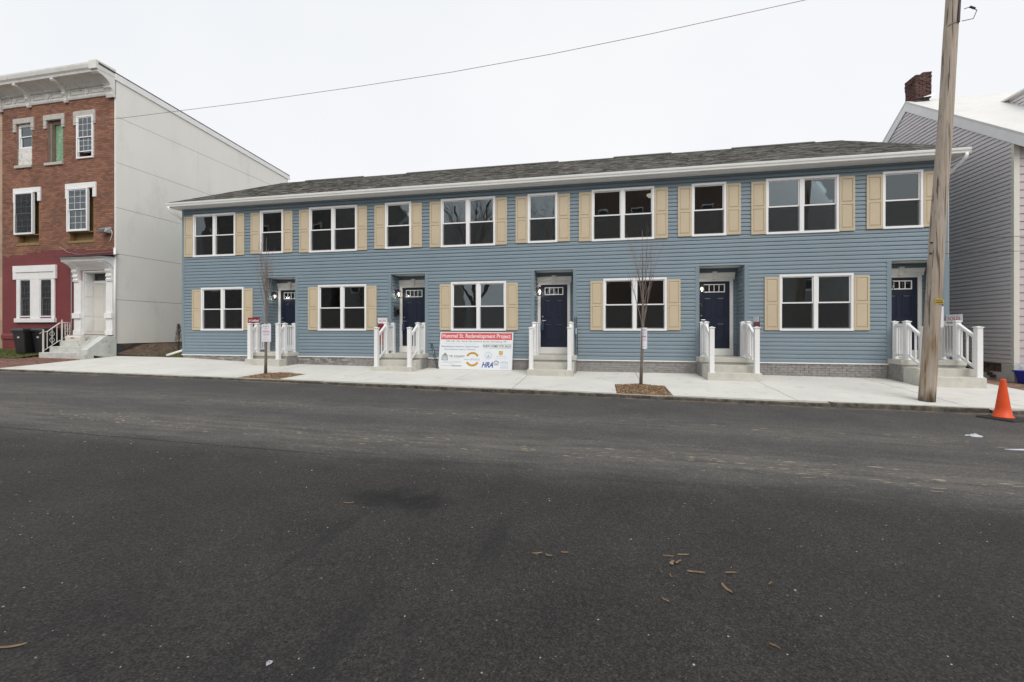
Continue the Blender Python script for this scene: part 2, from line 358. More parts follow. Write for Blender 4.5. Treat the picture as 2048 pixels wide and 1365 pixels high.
def wall_holes(B, x0, x1, z0, z1, holes, yf, yb, mi=0, flip=None):
    """front wall slab in the XZ plane with rectangular openings and their reveals"""
    xs = sorted({x0, x1, *[h[0] for h in holes], *[h[1] for h in holes]}); zs = sorted({z0, z1, *[h[2] for h in holes], *[h[3] for h in holes]})
    xs = [x for x in xs if x0 <= x <= x1]; zs = [z for z in zs if z0 <= z <= z1]
    for a, b in zip(xs, xs[1:]):
        for c, d in zip(zs, zs[1:]):
            mxx, mz = (a + b) / 2, (c + d) / 2
            if any(h[0] < mxx < h[1] and h[2] < mz < h[3] for h in holes): continue
            B.quad((a, yf, c), (b, yf, c), (b, yf, d), (a, yf, d), mi); B.quad((a, yb, c), (a, yb, d), (b, yb, d), (b, yb, c), mi)
    for h in holes + [(x0, x1, z0, z1)]:
        a, b, c, d = h
        B.quad((a, yf, c), (a, yb, c), (a, yb, d), (a, yf, d), mi); B.quad((b, yf, c), (b, yf, d), (b, yb, d), (b, yb, c), mi)
        B.quad((a, yf, c), (b, yf, c), (b, yb, c), (a, yb, c), mi); B.quad((a, yf, d), (a, yb, d), (b, yb, d), (b, yf, d), mi)
DUTCH = [(0.0, 0.0), (0.055, 0.0), (0.0551, 0.026), (0.62, 0.022), (0.80, 0.011), (1.0, 0.003)]
def prof_at(t, prof):
    for (a, p), (b, q) in zip(prof, prof[1:]):
        if t <= b: return p + (q - p) * (t - a) / (b - a)
    return prof[-1][1]
def course(B, zc, h, urange, holes, f3, prof=DUTCH, zmax=1e9):
    """one siding course: f3(u, d, z); urange(z)->(u0,u1)"""
    cuts = sorted({zc, min(zc + h, zmax), *[z for hh in holes for z in (hh[2], hh[3]) if zc < z < min(zc + h, zmax)]})
    for za, zb in zip(cuts, cuts[1:]):
        if zb - za < 1e-4: continue
        zm = (za + zb) / 2
        blk = sorted((hh[0], hh[1]) for hh in holes if hh[2] < zm < hh[3])
        ts = [za] + [zc + t * h for t, _ in prof if za + 1e-5 < zc + t * h < zb - 1e-5] + [zb]
        U0, U1 = urange(zm); iv = []; u = U0
        for a, b in blk:
            if a > u: iv.append((u, min(a, U1)))
            u = max(u, b)
        if u < U1: iv.append((u, U1))
        for a, b in iv:
            if b - a < 0.004: continue
            def ab(z):
                p, q = urange(z)
                return (p if abs(a - U0) < 1e-6 else a, q if abs(b - U1) < 1e-6 else b)
            vs = []; fs = []
            for z in ts:
                d = prof_at((z - zc) / h, prof); p, q = ab(z); vs += [f3(p, d, z), f3(q, d, z)]
            n = len(ts); fs = [(2 * i, 2 * i + 1, 2 * i + 3, 2 * i + 2) for i in range(n - 1)]
            k = len(vs); p, q = ab(ts[0]); p2, q2 = ab(ts[-1])
            vs += [f3(p, 0, ts[0]), f3(q, 0, ts[0]), f3(p2, 0, ts[-1]), f3(q2, 0, ts[-1])]
            fs += [(k, k + 1, 1, 0), (2 * n - 2, 2 * n - 1, k + 3, k + 2), tuple([k] + [2 * i for i in range(n)] + [k + 2]), tuple([k + 1, k + 3] + [2 * i + 1 for i in range(n)][::-1])]
            B.add(vs, fs)
TXT = {}
def text_mesh(B, s, f3, x, z, size, mi=0, align='LEFT', width=None, shear=0.0, bold=0.0, space=1.0):
    """flat lettering laid on a surface: f3(x, z) -> xyz ; width squeezes it to fit"""
    key = (s, shear, bold, space)
    if key not in TXT:
        cu = bpy.data.curves.new('t', 'FONT'); cu.body = s; cu.size = 1.0; cu.shear = shear; cu.offset = bold; cu.resolution_u = 3; cu.space_character = space
        o = bpy.data.objects.new('t', cu); C.objects.link(o)
        me = bpy.data.meshes.new_from_object(o)
        TXT[key] = ([tuple(v.co) for v in me.vertices], [tuple(p.vertices) for p in me.polygons])
        bpy.data.objects.remove(o); bpy.data.meshes.remove(me); bpy.data.curves.remove(cu)
    vs, fs = TXT[key]
    x0 = min(v[0] for v in vs); x1 = max(v[0] for v in vs); kx = size if width is None else width / (x1 - x0)
    wd = (x1 - x0) * kx; off = {'LEFT': 0, 'CENTER': -wd / 2, 'RIGHT': -wd}[align]
    B.add([f3(x + off + (v[0] - x0) * kx, z + v[1] * size) for v in vs], fs, mi)

# ------------------------------------------------------------------ ground levels (measured along the street)
ROAD = [(-40, .30), (-24, .26), (-18, .23), (-13.3, .20), (-9, .14), (-5.5, .075), (-2.4, .02), (.5, -.012), (3, -.05), (5.6, -.088), (7.5, -.10), (12, -.13), (40, -.2)]
KTOP = [(-40, .36), (-24, .32), (-18, .29), (-13.3, .252), (-9, .20), (-5.5, .165), (-2.4, .12), (.5, .07), (3, .035), (5.6, .01), (7.5, -.015), (12, -.04), (40, -.1)]
FBASE = [(-40, .66), (-27, .60), (-22, .54), (-18.5, .48), (-15.3, .455), (-12.5, .335), (-10.4, .285), (-7.6, .257), (-2.9, .222), (4.6, .212), (7.7, .172), (10.6, .15), (16, .1), (40, 0)]
KY, SY = -3.60, -3.46        # kerb face, back of kerb
def gz(x, y):
    if y < KY: return interp(ROAD, x)
    if y < SY: return interp(KTOP, x)
    if y <= 0: return interp(FBASE, x) + (interp(KTOP, x) - interp(FBASE, x)) * (y / SY)
    return interp(FBASE, x)
def sheet(B, x0, x1, y0, y1, zf, step=0.5, dz=0.0, mi=0):
    nx = max(1, int((x1 - x0) / step)); ny = max(1, int((y1 - y0) / step)); o = len(B.v)
    for j in range(ny + 1):
        for i in range(nx + 1):
            x = x0 + (x1 - x0) * i / nx; y = y0 + (y1 - y0) * j / ny; B.v.append((x, y, zf(x, y) + dz))
    for j in range(ny):
        for i in range(nx):
            a = o + j * (nx + 1) + i; B.f.append((a, a + 1, a + nx + 2, a + nx + 1)); B.m.append(mi)
# ground far around
MB().box(-300, 300, -300, 300, -1.2, -0.7).build('ground', 'ground_soil', kind='structure')
b = MB(); sheet(b, -60, 60, -16.2, KY + 0.02, lambda x, y: interp(ROAD, x), 1.0); b.build('road', 'asphalt', recalc=False, kind='structure')
# sidewalk of poured slabs, with two planting pits cut out at the kerb
PITS = [(-9.62, -8.30, SY, -2.36), (0.42, 1.62, SY, -2.22)]
side = MB(); sheet(side, -18.42, 9.72, SY + 0.01, -0.01, gz, 0.6, dz=-0.06)
side = side.build('sidewalk', 'grey_mortar', recalc=False, kind='structure')
JX = [-18.42, -15.9, -12.85, -9.62, -8.30, -6.75, -3.76, -1.99, 0.42, 1.62, 4.10, 7.12, 9.72]
JX = [-18.42, -15.9, -12.85, -9.80, -6.75, -3.76, -1.99, 1.10, 4.10, 7.12, 9.72]
def slab(x0, x1, y0, y1):
    B = MB(); g = 0.008; lift = random.uniform(-.002, .002)
    xs = [x0 + g + (x1 - x0 - 2 * g) * i / 5 for i in range(6)]; ys = [y0 + g, (y0 + y1) / 2, y1 - g]
    o = 0
    for y in ys:
        for x in xs: B.v.append((x, y, gz(x, y) + lift))
    for j in range(2):
        for i in range(5): B.f.append((j * 6 + i, j * 6 + i + 1, j * 6 + i + 7, j * 6 + i + 6)); B.m.append(0)
    n = len(B.v); ring = [0, 1, 2, 3, 4, 5, 11, 17, 16, 15, 14, 13, 12, 6]
    B.v += [(B.v[i][0], B.v[i][1], B.v[i][2] - 0.055) for i in ring]
    for k in range(len(ring)):
        k2 = (k + 1) % len(ring); B.f.append((ring[k], n + k, n + k2, ring[k2])); B.m.append(0)
    B.build('slab', 'concrete', side, recalc=True)
for a, c in zip(JX, JX[1:]):
    cut = [p for p in PITS if p[0] < c and p[1] > a]
    if not cut: slab(a, c, SY, 0); continue
    p = cut[0]
    slab(a, c, p[3], 0)
    if p[0] - a > 0.05: slab(a, p[0], SY, p[3])
    if c - p[1] > 0.05: slab(p[1], c, SY, p[3])
# kerb stones
kerb = MB().box(-40, 30, KY + 0.05, SY - 0.03, -0.6, -0.3).build('kerb', 'kerb_stone', kind='structure')
x = -34.0
while x < 22:
    l = random.uniform(1.9, 2.9); B = MB(); dy = random.uniform(-.012, .012); dz = random.uniform(-.022, .002)
    n = 14
    for i in range(n + 1):
        xx = x + 0.006 + (l - 0.012) * i / n; jt = random.uniform(-.007, .007); z = interp(KTOP, xx) + dz
        B.v += [(xx, KY + dy + jt * 1.2, interp(ROAD, xx) - 0.08), (xx, KY + dy + jt + random.uniform(-.004, .004), z - 0.022), (xx, KY + dy + 0.018, z + jt * .4), (xx, SY - 0.004, z + jt * .3), (xx, SY - 0.004, z - 0.12)]
    for i in range(n):
        for k in range(4):
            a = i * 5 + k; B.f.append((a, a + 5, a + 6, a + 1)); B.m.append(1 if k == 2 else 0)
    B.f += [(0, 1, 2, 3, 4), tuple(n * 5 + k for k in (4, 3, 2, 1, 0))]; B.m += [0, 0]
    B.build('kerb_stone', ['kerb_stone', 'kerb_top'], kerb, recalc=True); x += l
# planting pits
for (x0, x1, y0, y1), lab in zip(PITS, ('soil_patch', 'soil_patch')):
    b = MB(); sheet(b, x0, x1, y0, y1, lambda x, y: gz(x, y) - 0.03 + 0.05 * math.exp(-((x - (x0 + x1) / 2) ** 2 * 6 + (y - y1 + .25) ** 2 * 6)), 0.12); b.build('planting_bed', 'soil', recalc=False, kind='structure')
    b = MB()
    for i in range(1500):
        px, py = random.uniform(x0 + .02, x1 - .02), random.uniform(y0 + .02, y1 - .02)
        pz = gz(px, py) - 0.022 + 0.05 * math.exp(-((px - (x0 + x1) / 2) ** 2 * 6 + (py - y1 + .25) ** 2 * 6)) + random.uniform(0, .012)
        a = random.uniform(0, 6.3); l = random.uniform(.012, .038); ww = random.uniform(.004, .011); t = random.uniform(-.012, .012)
        c, s = math.cos(a), math.sin(a)
        b.add([(px - c * l - s * ww, py - s * l + c * ww, pz - t), (px + c * l - s * ww, py + s * l + c * ww, pz + t), (px + c * l + s * ww, py + s * l - c * ww, pz + t), (px - c * l + s * ww, py - s * l - c * ww, pz - t), (px, py, pz + .012)], [(0, 1, 4), (1, 2, 4), (2, 3, 4), (3, 0, 4)])
    b.build('mulch', 'mulch', recalc=False, kind='stuff', label='brown bark mulch covering the soil of the tree pit', category='mulch')
# brick paver walk in front of the brick rowhouse
b = MB(); sheet(b, -34, -18.43, SY + .01, 0, gz, 0.6, dz=-0.03); b.build('brick_walk', 'dry_dirt', recalc=False, kind='structure')
b = MB(); yy = SY + .02; row = 0
while yy < -0.05:
    xx = -27.0 + (row % 2) * 0.105
    while xx < -18.6:
        if not (xx < -21.2 and yy > -1.45):
            z = gz(xx, yy) + random.uniform(-.006, .006); b.box(xx + .004, xx + .206, yy + .004, yy + .098, z - .05, z)
        xx += 0.21
    yy += 0.102; row += 1
b.build('brick_pavers', 'paver_brick', recalc=False, kind='stuff', label='worn red brick pavers laid in front of the brick rowhouse', category='pavers')
def grass(name, x0, x1, y0, y1, zf, n, h, label, keep=None):
    b = MB()
    for i in range(n):
        px, py = random.uniform(x0, x1), random.uniform(y0, y1)
        if keep and not keep(px, py): continue
        z = zf(px, py); a = random.uniform(0, 6.3); hh = h * random.uniform(.4, 1.1); ww = random.uniform(.004, .009); lx, ly = random.uniform(-.6, .6) * hh, random.uniform(-.6, .6) * hh
        b.add([(px - ww * math.cos(a), py - ww * math.sin(a), z), (px + ww * math.cos(a), py + ww * math.sin(a), z), (px + lx, py + ly, z + hh)], [(0, 1, 2)])
    b.build(name, 'grass', recalc=False, kind='stuff', label=label, category='grass')
b = MB(); sheet(b, -34, -21.15, -1.5, 0, lambda x, y: gz(x, y) + .01 + .10 * max(0, 1 + y / 1.5), 0.3); b.build('lawn', 'soil', recalc=False, kind='structure')
grass('grass', -28, -21.15, -1.5, -.02, lambda x, y: gz(x, y) + .01 + .10 * max(0, 1 + y / 1.5), 14000, .07, 'short green grass under the red painted wall')
# side yard between the rowhouse and the blue townhouses
def gap_z(x, y): return .46 + .012 * math.sin(x * 5) + (.40 * max(0, min(1, (-16.6 - x) / 1.9)) + .05) * max(0, min(1, (y + .25) / 1.3))
b = MB(); sheet(b, -18.5, -15.3, -0.02, 14, gap_z, 0.2); b.build('side_yard', 'soil', recalc=False, kind='structure')
grass('grass', -17.4, -15.4, -.02, 2.5, gap_z, 5000, .05, 'sparse green grass beside the corner of the blue townhouses', keep=lambda x, y: (x > -16.9 or random.random() < .25))
b = MB()
for i in range(170):      # loose stones
    px, py = random.uniform(-18.45, -16.6), random.uniform(0, 2.6); z = gap_z(px, py); r = random.uniform(.02, .085)
    pts = [(px + r * random.uniform(.6, 1.2) * math.cos(k * 1.047), py + r * random.uniform(.6, 1.2) * math.sin(k * 1.047), z - .02) for k in range(6)]
    b.add(pts + [(px + random.uniform(-.3, .3) * r, py, z + r * .7)], [(k, (k + 1) % 6, 6) for k in range(6)])
b.build('rubble', 'rubble', recalc=False, kind='stuff', label='brown rubble and loose stones below the stucco wall', category='rubble')
# passage and worn brick by the grey house
b = MB(); sheet(b, 9.0, 14, -3.45, 10, lambda x, y: gz(x, min(y, 0)) - .012, 0.4); b.build('side_passage', 'dry_dirt', recalc=False, kind='structure')
b = MB(); yy = -3.4; row = 0
while yy < 3.0:
    xx = 9.76 + (row % 2) * .1
    while xx < 12.5:
        if random.random() > .25 or yy < -.4:
            z = gz(xx, min(yy, 0)) - .012 + random.uniform(-.008, .012); b.box(xx + .005, xx + .2, yy + .005, yy + .097, z - .04, z)
        xx += .21
    yy += .102; row += 1
b.build('brick_pavers', 'paver_brick', recalc=False, kind='stuff', label='worn brown brick paving beside the grey house', category='pavers')

# ------------------------------------------------------------------ the blue townhouse row
H0, P, H1 = -15.34, 4.886, 9.09
SB, ST = 0.585, 6.02                     # siding bottom and soffit
RX0, RX1, RD, RZ0, RZ1 = 3.595, 4.82, 0.62, 0.715, 3.37
house = thing('townhouse_row', (H0 + 12, 3, 0.2), 'long two-storey row of blue clapboard townhouses with tan shutters and navy doors', 'townhouses')
WIN_U2 = (.49, 2.335, 4.21, 5.795); WIN_U1 = (3.385, 4.33, 4.235, 5.79); WIN_L2 = (.84, 2.69, 1.47, 3.06)
holes = []; recess = []
for k in range(5):
    d = H0 + P * k
    for wq in (WIN_U2, WIN_U1, WIN_L2): holes.append((d + wq[0] + .05, d + wq[1] - .05, wq[2] + .05, wq[3] - .05))
    recess.append((d + RX0, d + RX1, RZ0 - .2, RZ1))
b = MB(); wall_holes(b, H0, H1, 0.3, ST + .1, holes + recess, 0.0, 0.16); b.build('wall', 'blue_trim', house)
# side and back walls, floors
b = MB(); b.box(H0, H0 + .15, .16, 11.2, .3, ST + .1); b.box(H1 - .04, H1 - .001, .16, 11.2, .3, ST + .1); b.box(H0, H1, 11.2, 11.35, .3, ST + .1)
for xx0, xx1 in ((H0, H0 + .15), (H1 - .15, H1)):
    b.add([(xx0, 0.0, ST + .1), (xx0, 5.5, 8.75), (xx0, 11.3, ST + .1), (xx1, 0.0, ST + .1), (xx1, 5.5, 8.75), (xx1, 11.3, ST + .1)], [(0, 1, 2), (5, 4, 3), (0, 3, 4, 1), (1, 4, 5, 2)])
b.build('gable_wall', 'blue_siding', house)
b = MB()
for k in range(6):
    xx = H0 + .16 if k == 0 else (H1 - .28 if k == 5 else H0 + P * k)
    b.box(xx, xx + .1, (.75 if k == 5 else .17), 11.1, .6, ST)
b.box(H0 + .16, H1 - .16, 4.6, 4.7, .6, ST)
b.box(H0 + .16, H1 - .16, .17, 11.1, 3.42, 3.72); b.box(H0 + .16, H1 - .16, .17, 11.1, ST - .02, ST + .06)
b.build('interior_walls', 'interior', house)
MB().box(H0 + .16, H1 - .16, .17, 11.1, .42, .6).build('ground_floor', 'interior_floor', house)
# siding courses
SEG = []; z = SB
blk = [(h[0] - .05, h[1] + .05, h[2] - .05, h[3] + .05) for h in holes] + [(r[0] - .105, r[1] + .105, 0.0, r[3] + .0) for r in recess]
while z < ST - .01:
    cuts = sorted({H0 + .1, H1 - .1, *[q for h in blk if h[2] < z + .1143 and h[3] > z for q in h[:2]]})
    for a, c in zip(cuts, cuts[1:]):
        B = MB(); course(B, z, .1143, lambda zz: (a, c), [h for h in blk if h[0] < c and h[1] > a], lambda u, d, zz: (u, -d, zz), zmax=ST)
        if not B.v: continue
        if c - a > 4.5 and max(v[0] for v in B.v) - min(v[0] for v in B.v) > c - a - .01:      # lap joints between vinyl panels
            n_ = int((c - a) / 3.66) + 1; off = random.uniform(.8, 3.2); xs_ = [a] + [q for q in (a + off + 3.66 * i for i in range(n_)) if a + .4 < q < c - .4] + [c]
            for i, (p_, q_) in enumerate(zip(xs_, xs_[1:])):
                B = MB(); kd = 1.0 + .07 * (i % 2)
                course(B, z, .1143, lambda zz: (p_, q_ + (.02 if i < len(xs_) - 2 and i % 2 else 0)), [h for h in blk if h[0] < q_ and h[1] > p_], lambda u, d, zz: (u, -d * kd, zz), zmax=ST); SEG.append((q_ - p_, B))
        else: SEG.append((c - a, B))
    z += .1143
SEG.sort(key=lambda q: -q[0])
for _, B in SEG[:300]: B.build('siding_course', 'blue_siding', house, recalc=False)
b = MB()
for _, B in SEG[300:]: b.add(B.v, B.f)
if b.v: b.build('siding_offcuts', 'blue_siding', house, recalc=False, kind='stuff')
for a in (H0 - .012, H1 - .1): MB().box(a, a + .112, -.028, .10, SB - .005, ST).build('corner_post', 'blue_trim', house)
MB().box(H0 - .014, H1 + .014, -.050, -.001, SB - .036, SB - .002).build('drip_strip', 'white_vinyl', house)
# foundation of grey brick veneer
MB().box(H0 + .02, H1 - .02, -.004, .16, -.1, SB - .031).build('foundation', 'grey_mortar', house)
fbr = house
cells = []
zrow = SB - .034; row = 0
while zrow > .1:
    xx = H0 + .03 - (row % 2) * .1
    while xx < H1 - .05:
        x0, x1 = max(xx, H0 + .03), min(xx + .2, H1 - .03)
        if zrow > gz(x0, 0) and x1 - x0 > .04: cells.append((x0, x1, zrow - .058, zrow))
        xx += .21
    zrow -= .067; row += 1
cells = [c for c in cells if not any(r[0] - .08 < (c[0] + c[1]) / 2 < r[1] + .1 for r in recess)]
cells.sort(key=lambda c: -c[0])
bm_ = {}
for i, (x0, x1, z0, z1) in enumerate(cells[:300]):
    key = (round(x1 - x0, 3), random.randint(0, 3))
    if key not in bm_:
        ww = x1 - x0; yy = -.012 - .004 * key[1]
        o = MB().box(x0, x1, yy, 0, z0, z1).build('brick', 'grey_brick', house); bm_[key] = o
    else:
        s_ = bm_[key]; c = s_.copy(); C.objects.link(c); c.location = Vector(((x0 + x1) / 2, s_.location.y + WLOC[house.name].y, z0)) - WLOC[house.name]
for o in list(house.children):
    pass
b = MB()
for x0, x1, z0, z1 in cells[300:]: b.box(x0, x1, -.012 - random.uniform(0, .012), 0, z0, z1)
if b.v: b.build('brickwork', 'grey_brick', house, recalc=False, kind='stuff')

def make_window(d, wq, double, parent, yf=-.045):
    x0, x1, z0, z1 = d + wq[0], d + wq[1], wq[2], wq[3]
    fr = MB(); c = .062
    fr.box(x0, x1, yf, .05, z1 - c, z1); fr.box(x0, x1, yf - .012, .05, z0, z0 + c); fr.box(x0, x0 + c, yf, .05, z0 + c, z1 - c); fr.box(x1 - c, x1, yf, .05, z0 + c, z1 - c)
    xm = (x0 + x1) / 2
    units = [(x0 + c, xm - .055), (xm + .055, x1 - c)] if double else [(x0 + c, x1 - c)]
    if double: fr.box(xm - .055, xm + .055, yf + .004, .05, z0 + c, z1 - c)
    win = fr.build('window', 'white_vinyl', parent, bevel=.004)
    zm = (z0 + z1) / 2
    for a, b_ in units:
        # upper sash outside, lower sash set behind it
        for nm, za, zb, y in (('upper_sash', zm - .022, z1 - c, -.005), ('lower_sash', z0 + c, zm + .020, .022)):
            s = MB(); t = .028; bt = .036
            s.box(a, a + t, y, y + .026, za, zb); s.box(b_ - t, b_, y, y + .026, za, zb); s.box(a + t, b_ - t, y, y + .026, za, za + bt); s.box(a + t, b_ - t, y, y + .026, zb - t, zb)
            s.build(nm, 'white_vinyl', win)
            MB().box(a + t, b_ - t, y + .011, y + .016, za + bt, zb - t).build('pane', 'window_glass', win)
        MB().box(a + .014, b_ - .014, -.002, 0.0, z0 + c + .004, zm - .024).build('insect_screen', 'insect_screen', win)
    return win
def make_shutter(x0, x1, z0, z1, parent):
    s = MB(); y0, y1 = -.052, -.016; r = .052; t = .085; zm = (z0 + z1) / 2 + .01
    s.box(x0, x0 + r, y0, y1, z0, z1); s.box(x1 - r, x1, y0, y1, z0, z1)
    for za, zb in ((z0, z0 + t), (zm - .04, zm + .04), (z1 - t * .8, z1)): s.box(x0 + r, x1 - r, y0, y1, za, zb)
    sh = s.build('shutter', 'tan_shutter', parent, bevel=.003)
    for za, zb in ((z0 + t, zm - .04), (zm + .04, z1 - t * .8)):
        a, c = x0 + r, x1 - r; e = .028
        p = MB(); p.box(a, c, -.034, y1, za, zb)
        p.add([(a, -.0345, za), (c, -.0345, za), (c, -.0345, zb), (a, -.0345, zb), (a + e, -.050, za + e), (c - e, -.050, za + e), (c - e, -.050, zb - e), (a + e, -.050, zb - e)], [(0, 1, 5, 4), (1, 2, 6, 5), (2, 3, 7, 6), (3, 0, 4, 7), (4, 5, 6, 7)])
        p.build('panel', 'tan_shutter', sh)
    return sh
protos = []
d = H0
for wq, dbl in ((WIN_U2, True), (WIN_U1, False), (WIN_L2, True)):
    protos.append(make_window(d, wq, dbl, house))
    z0, z1 = wq[2] + .015, wq[3] - .065
    protos.append(make_shutter(d + wq[0] - .385, d + wq[0] - .004, z0, z1, house)); protos.append(make_shutter(d + wq[1] + .004, d + wq[1] + .385, z0, z1, house))
# recessed entrance: lining, trim, surround, door
def make_entrance(d):
    x0, x1 = d + RX0, d + RX1
    out = []
    b = MB(); b.box(x0 - .1, x0 - .001, .161, RD + .06, .3, RZ1 + .08); b.box(x1 + .001, x1 + .1, .161, RD + .06, .3, RZ1 + .08); b.box(x0, x1, RD, RD + .06, .3, RZ1 + .08)
    out.append(b.build('entrance_lining', 'blue_trim', house))
    zz = RZ0; B = MB()
    while zz < RZ1 - .01:
        course(B, zz, .1143, lambda z: (.03, RD - .02), [], lambda u, dd, z: (x0 + dd * .8, u, z), zmax=RZ1)
        course(B, zz, .1143, lambda z: (.03, RD - .02), [], lambda u, dd, z: (x1 - dd * .8, u, z), zmax=RZ1)
        course(B, zz, .1143, lambda z: (x0 + .02, x1 - .02), [(d + 3.62, d + 4.69, RZ0, 3.10)], lambda u, dd, z: (u, RD - dd * .8, z), zmax=RZ1)
        zz += .1143
    out.append(B.build('entrance_siding', 'blue_siding', house, recalc=False, kind='stuff'))
    b = MB(); b.box(x0 - .108, x0 + .004, -.030, .03, SB, RZ1 + .0); b.box(x1 - .004, x1 + .108, -.030, .03, SB, RZ1 + .0); b.box(x1 - .03, x1 - .001, RD - .03, RD - .001, RZ0, RZ1); b.box(x0 + .001, x0 + .03, RD - .03, RD - .001, RZ0, RZ1)
    out.append(b.build('entrance_trim', 'blue_trim', house, bevel=.003))
    out.append(MB().box(x0 + .004, x1 - .004, -.012, RD, RZ1 + .002, RZ1 + .03).build('entrance_soffit', 'soffit_white', house))
    # door surround with crown and keystone
    s = MB(); a, c = d + 3.715, d + 4.595; y = RD - .03; tp = 3.03
    s.box(a - .095, a, y - .012, RD + .01, .93, tp); s.box(c, c + .095, y - .012, RD + .01, .93, tp); s.box(a, c, y - .008, RD + .01, 2.975, tp)
    pr = [(RD - .02, tp), (y - .03, tp), (y - .034, tp + .09), (y - .05, tp + .11), (y - .075, tp + .165), (y - .085, tp + .175), (y - .085, tp + .20), (RD - .02, tp + .20)]
    s.prism(pr, lambda q, yy, zz: (q, yy, zz), a - .135, c + .135)
    m = (a + c) / 2
    s.hexa([(m - .045, y - .095, tp + .0), (m + .045, y - .095, tp), (m + .045, y, tp), (m - .045, y, tp), (m - .065, y - .105, tp + .235), (m + .065, y - .105, tp + .235), (m + .065, y, tp + .235), (m - .065, y, tp + .235)])
    s.box(a - .10, c + .10, y - .02, RD, RZ0 + .002, .925)
    out.append(s.build('door_surround', 'door_trim_white', house, bevel=.003))
    dr = MB(); z0, z1 = .945, 2.972; y0 = RD - .014
    lx0, lx1, lz0, lz1 = a + .16, c - .16, 2.665, 2.865
    wall_holes(dr, a + .004, c - .004, z0, z1, [(lx0, lx1, lz0, lz1)], y0, y0 + .035)
    door = dr.build('door', 'navy_door', house)
    cx = (a + c) / 2
    for xa, xb in ((a + .13, cx - .06), (cx + .06, c - .13)):
        for za, zb in ((1.15, 1.72), (1.86, 2.50)):
            p = MB(); e = .03
            for xx0, xx1, zz0, zz1 in ((xa, xb, za, za + .016), (xa, xb, zb - .016, zb), (xa, xa + .014, za + .016, zb - .016), (xb - .014, xb, za + .016, zb - .016)): p.box(xx0, xx1, y0 - .007, y0 - .0005, zz0, zz1)
            p.add([(xa + .03, y0 - .001, za + .03), (xb - .03, y0 - .001, za + .03), (xb - .03, y0 - .001, zb - .03), (xa + .03, y0 - .001, zb - .03), (xa + .06, y0 - .008, za + .06), (xb - .06, y0 - .008, za + .06), (xb - .06, y0 - .008, zb - .06), (xa + .06, y0 - .008, zb - .06)], [(0, 1, 5, 4), (1, 2, 6, 5), (2, 3, 7, 6), (3, 0, 4, 7), (4, 5, 6, 7)])
            p.build('door_panel', 'navy_door', door)
    g = MB(); e = .026
    g.box(lx0 - e, lx1 + e, y0 - .012, y0 + .004, lz1, lz1 + e); g.box(lx0 - e, lx1 + e, y0 - .012, y0 + .004, lz0 - e, lz0); g.box(lx0 - e, lx0, y0 - .012, y0 + .004, lz0, lz1); g.box(lx1, lx1 + e, y0 - .012, y0 + .004, lz0, lz1)
    for q in range(1, 4):
        xm = lx0 + (lx1 - lx0) * q / 4; g.box(xm - .010, xm + .010, y0 - .010, y0 + .004, lz0, lz1)
    g.build('light_frame', 'white_vinyl', door)
    for q in range(4):
        xa = lx0 + (lx1 - lx0) * q / 4; MB().box(xa + .011, xa + (lx1 - lx0) / 4 - .011, y0 + .006, y0 + .010, lz0 + .001, lz1 - .001).build('pane', 'window_glass', door)
    hd = MB(); hx = a + .07
    hd.tube([(hx, y0, 1.93), (hx, y0 - .025, 1.93)], .028, 12); hd.tube([(hx, y0, 1.80), (hx, y0 - .02, 1.80)], .028, 12); hd.tube([(hx, y0 - .02, 1.80), (hx, y0 - .05, 1.80), (hx + .11, y0 - .05, 1.80)], .010, 8)
    hd.build('handle', 'nickel', door, smooth=False)
    out.append(door)
    return out
protos += make_entrance(H0)
for k in range(1, 5):
    for o in protos: copy_tree(o, house, P * k)
# eaves: soffit, fascia, gutter, downspouts
EX0, EX1 = -15.62, 9.34
MB().box(EX0 + .03, EX1 - .03, -.30, .16, ST + .001, ST + .02).build('soffit', 'soffit_white', house)
MB().box(EX0 + .02, EX1 - .02, -.325, -.301, ST - .005, ST + .155).build('fascia', 'white_metal', house)
GP = [(-.327, ST + .145), (-.327, ST + .015), (-.405, ST + .015), (-.412, ST + .055), (-.432, ST + .085), (-.440, ST + .128), (-.440, ST + .142), (-.430, ST + .142), (-.430, ST + .12), (-.405, ST + .09), (-.398, ST + .025), (-.335, ST + .025), (-.335, ST + .145)]
b = MB(); b.prism(GP, lambda q, y, z: (q, y, z), EX0, EX1); b.box(EX0, EX0 + .004, -.435, -.328, ST + .016, ST + .14); b.box(EX1 - .004, EX1, -.435, -.328, ST + .016, ST + .14)
b.build('gutter', 'white_metal', house)
for sx, nm in ((-1, 'l'), (1, 'r')):
    xe = EX0 + .08 if sx < 0 else EX1 - .08; xw = H0 - .05 if sx < 0 else H1 + .05
    b = MB(); b.tube([(xe, -.385, ST + .02), (xe, -.385, ST - .06), (xe - sx * .02, -.36, ST - .12), (xw + sx * .02, .02, ST - .36), (xw, .07, ST - .44), (xw, .07, .72)], .042, 8)
    if sx < 0: b.tube([(xw, .07, .80), (xw - .03, .05, .72), (xw - .55, -.12, .54)], .043, 8)
    b.build('downspout', 'white_metal', house, smooth=True)
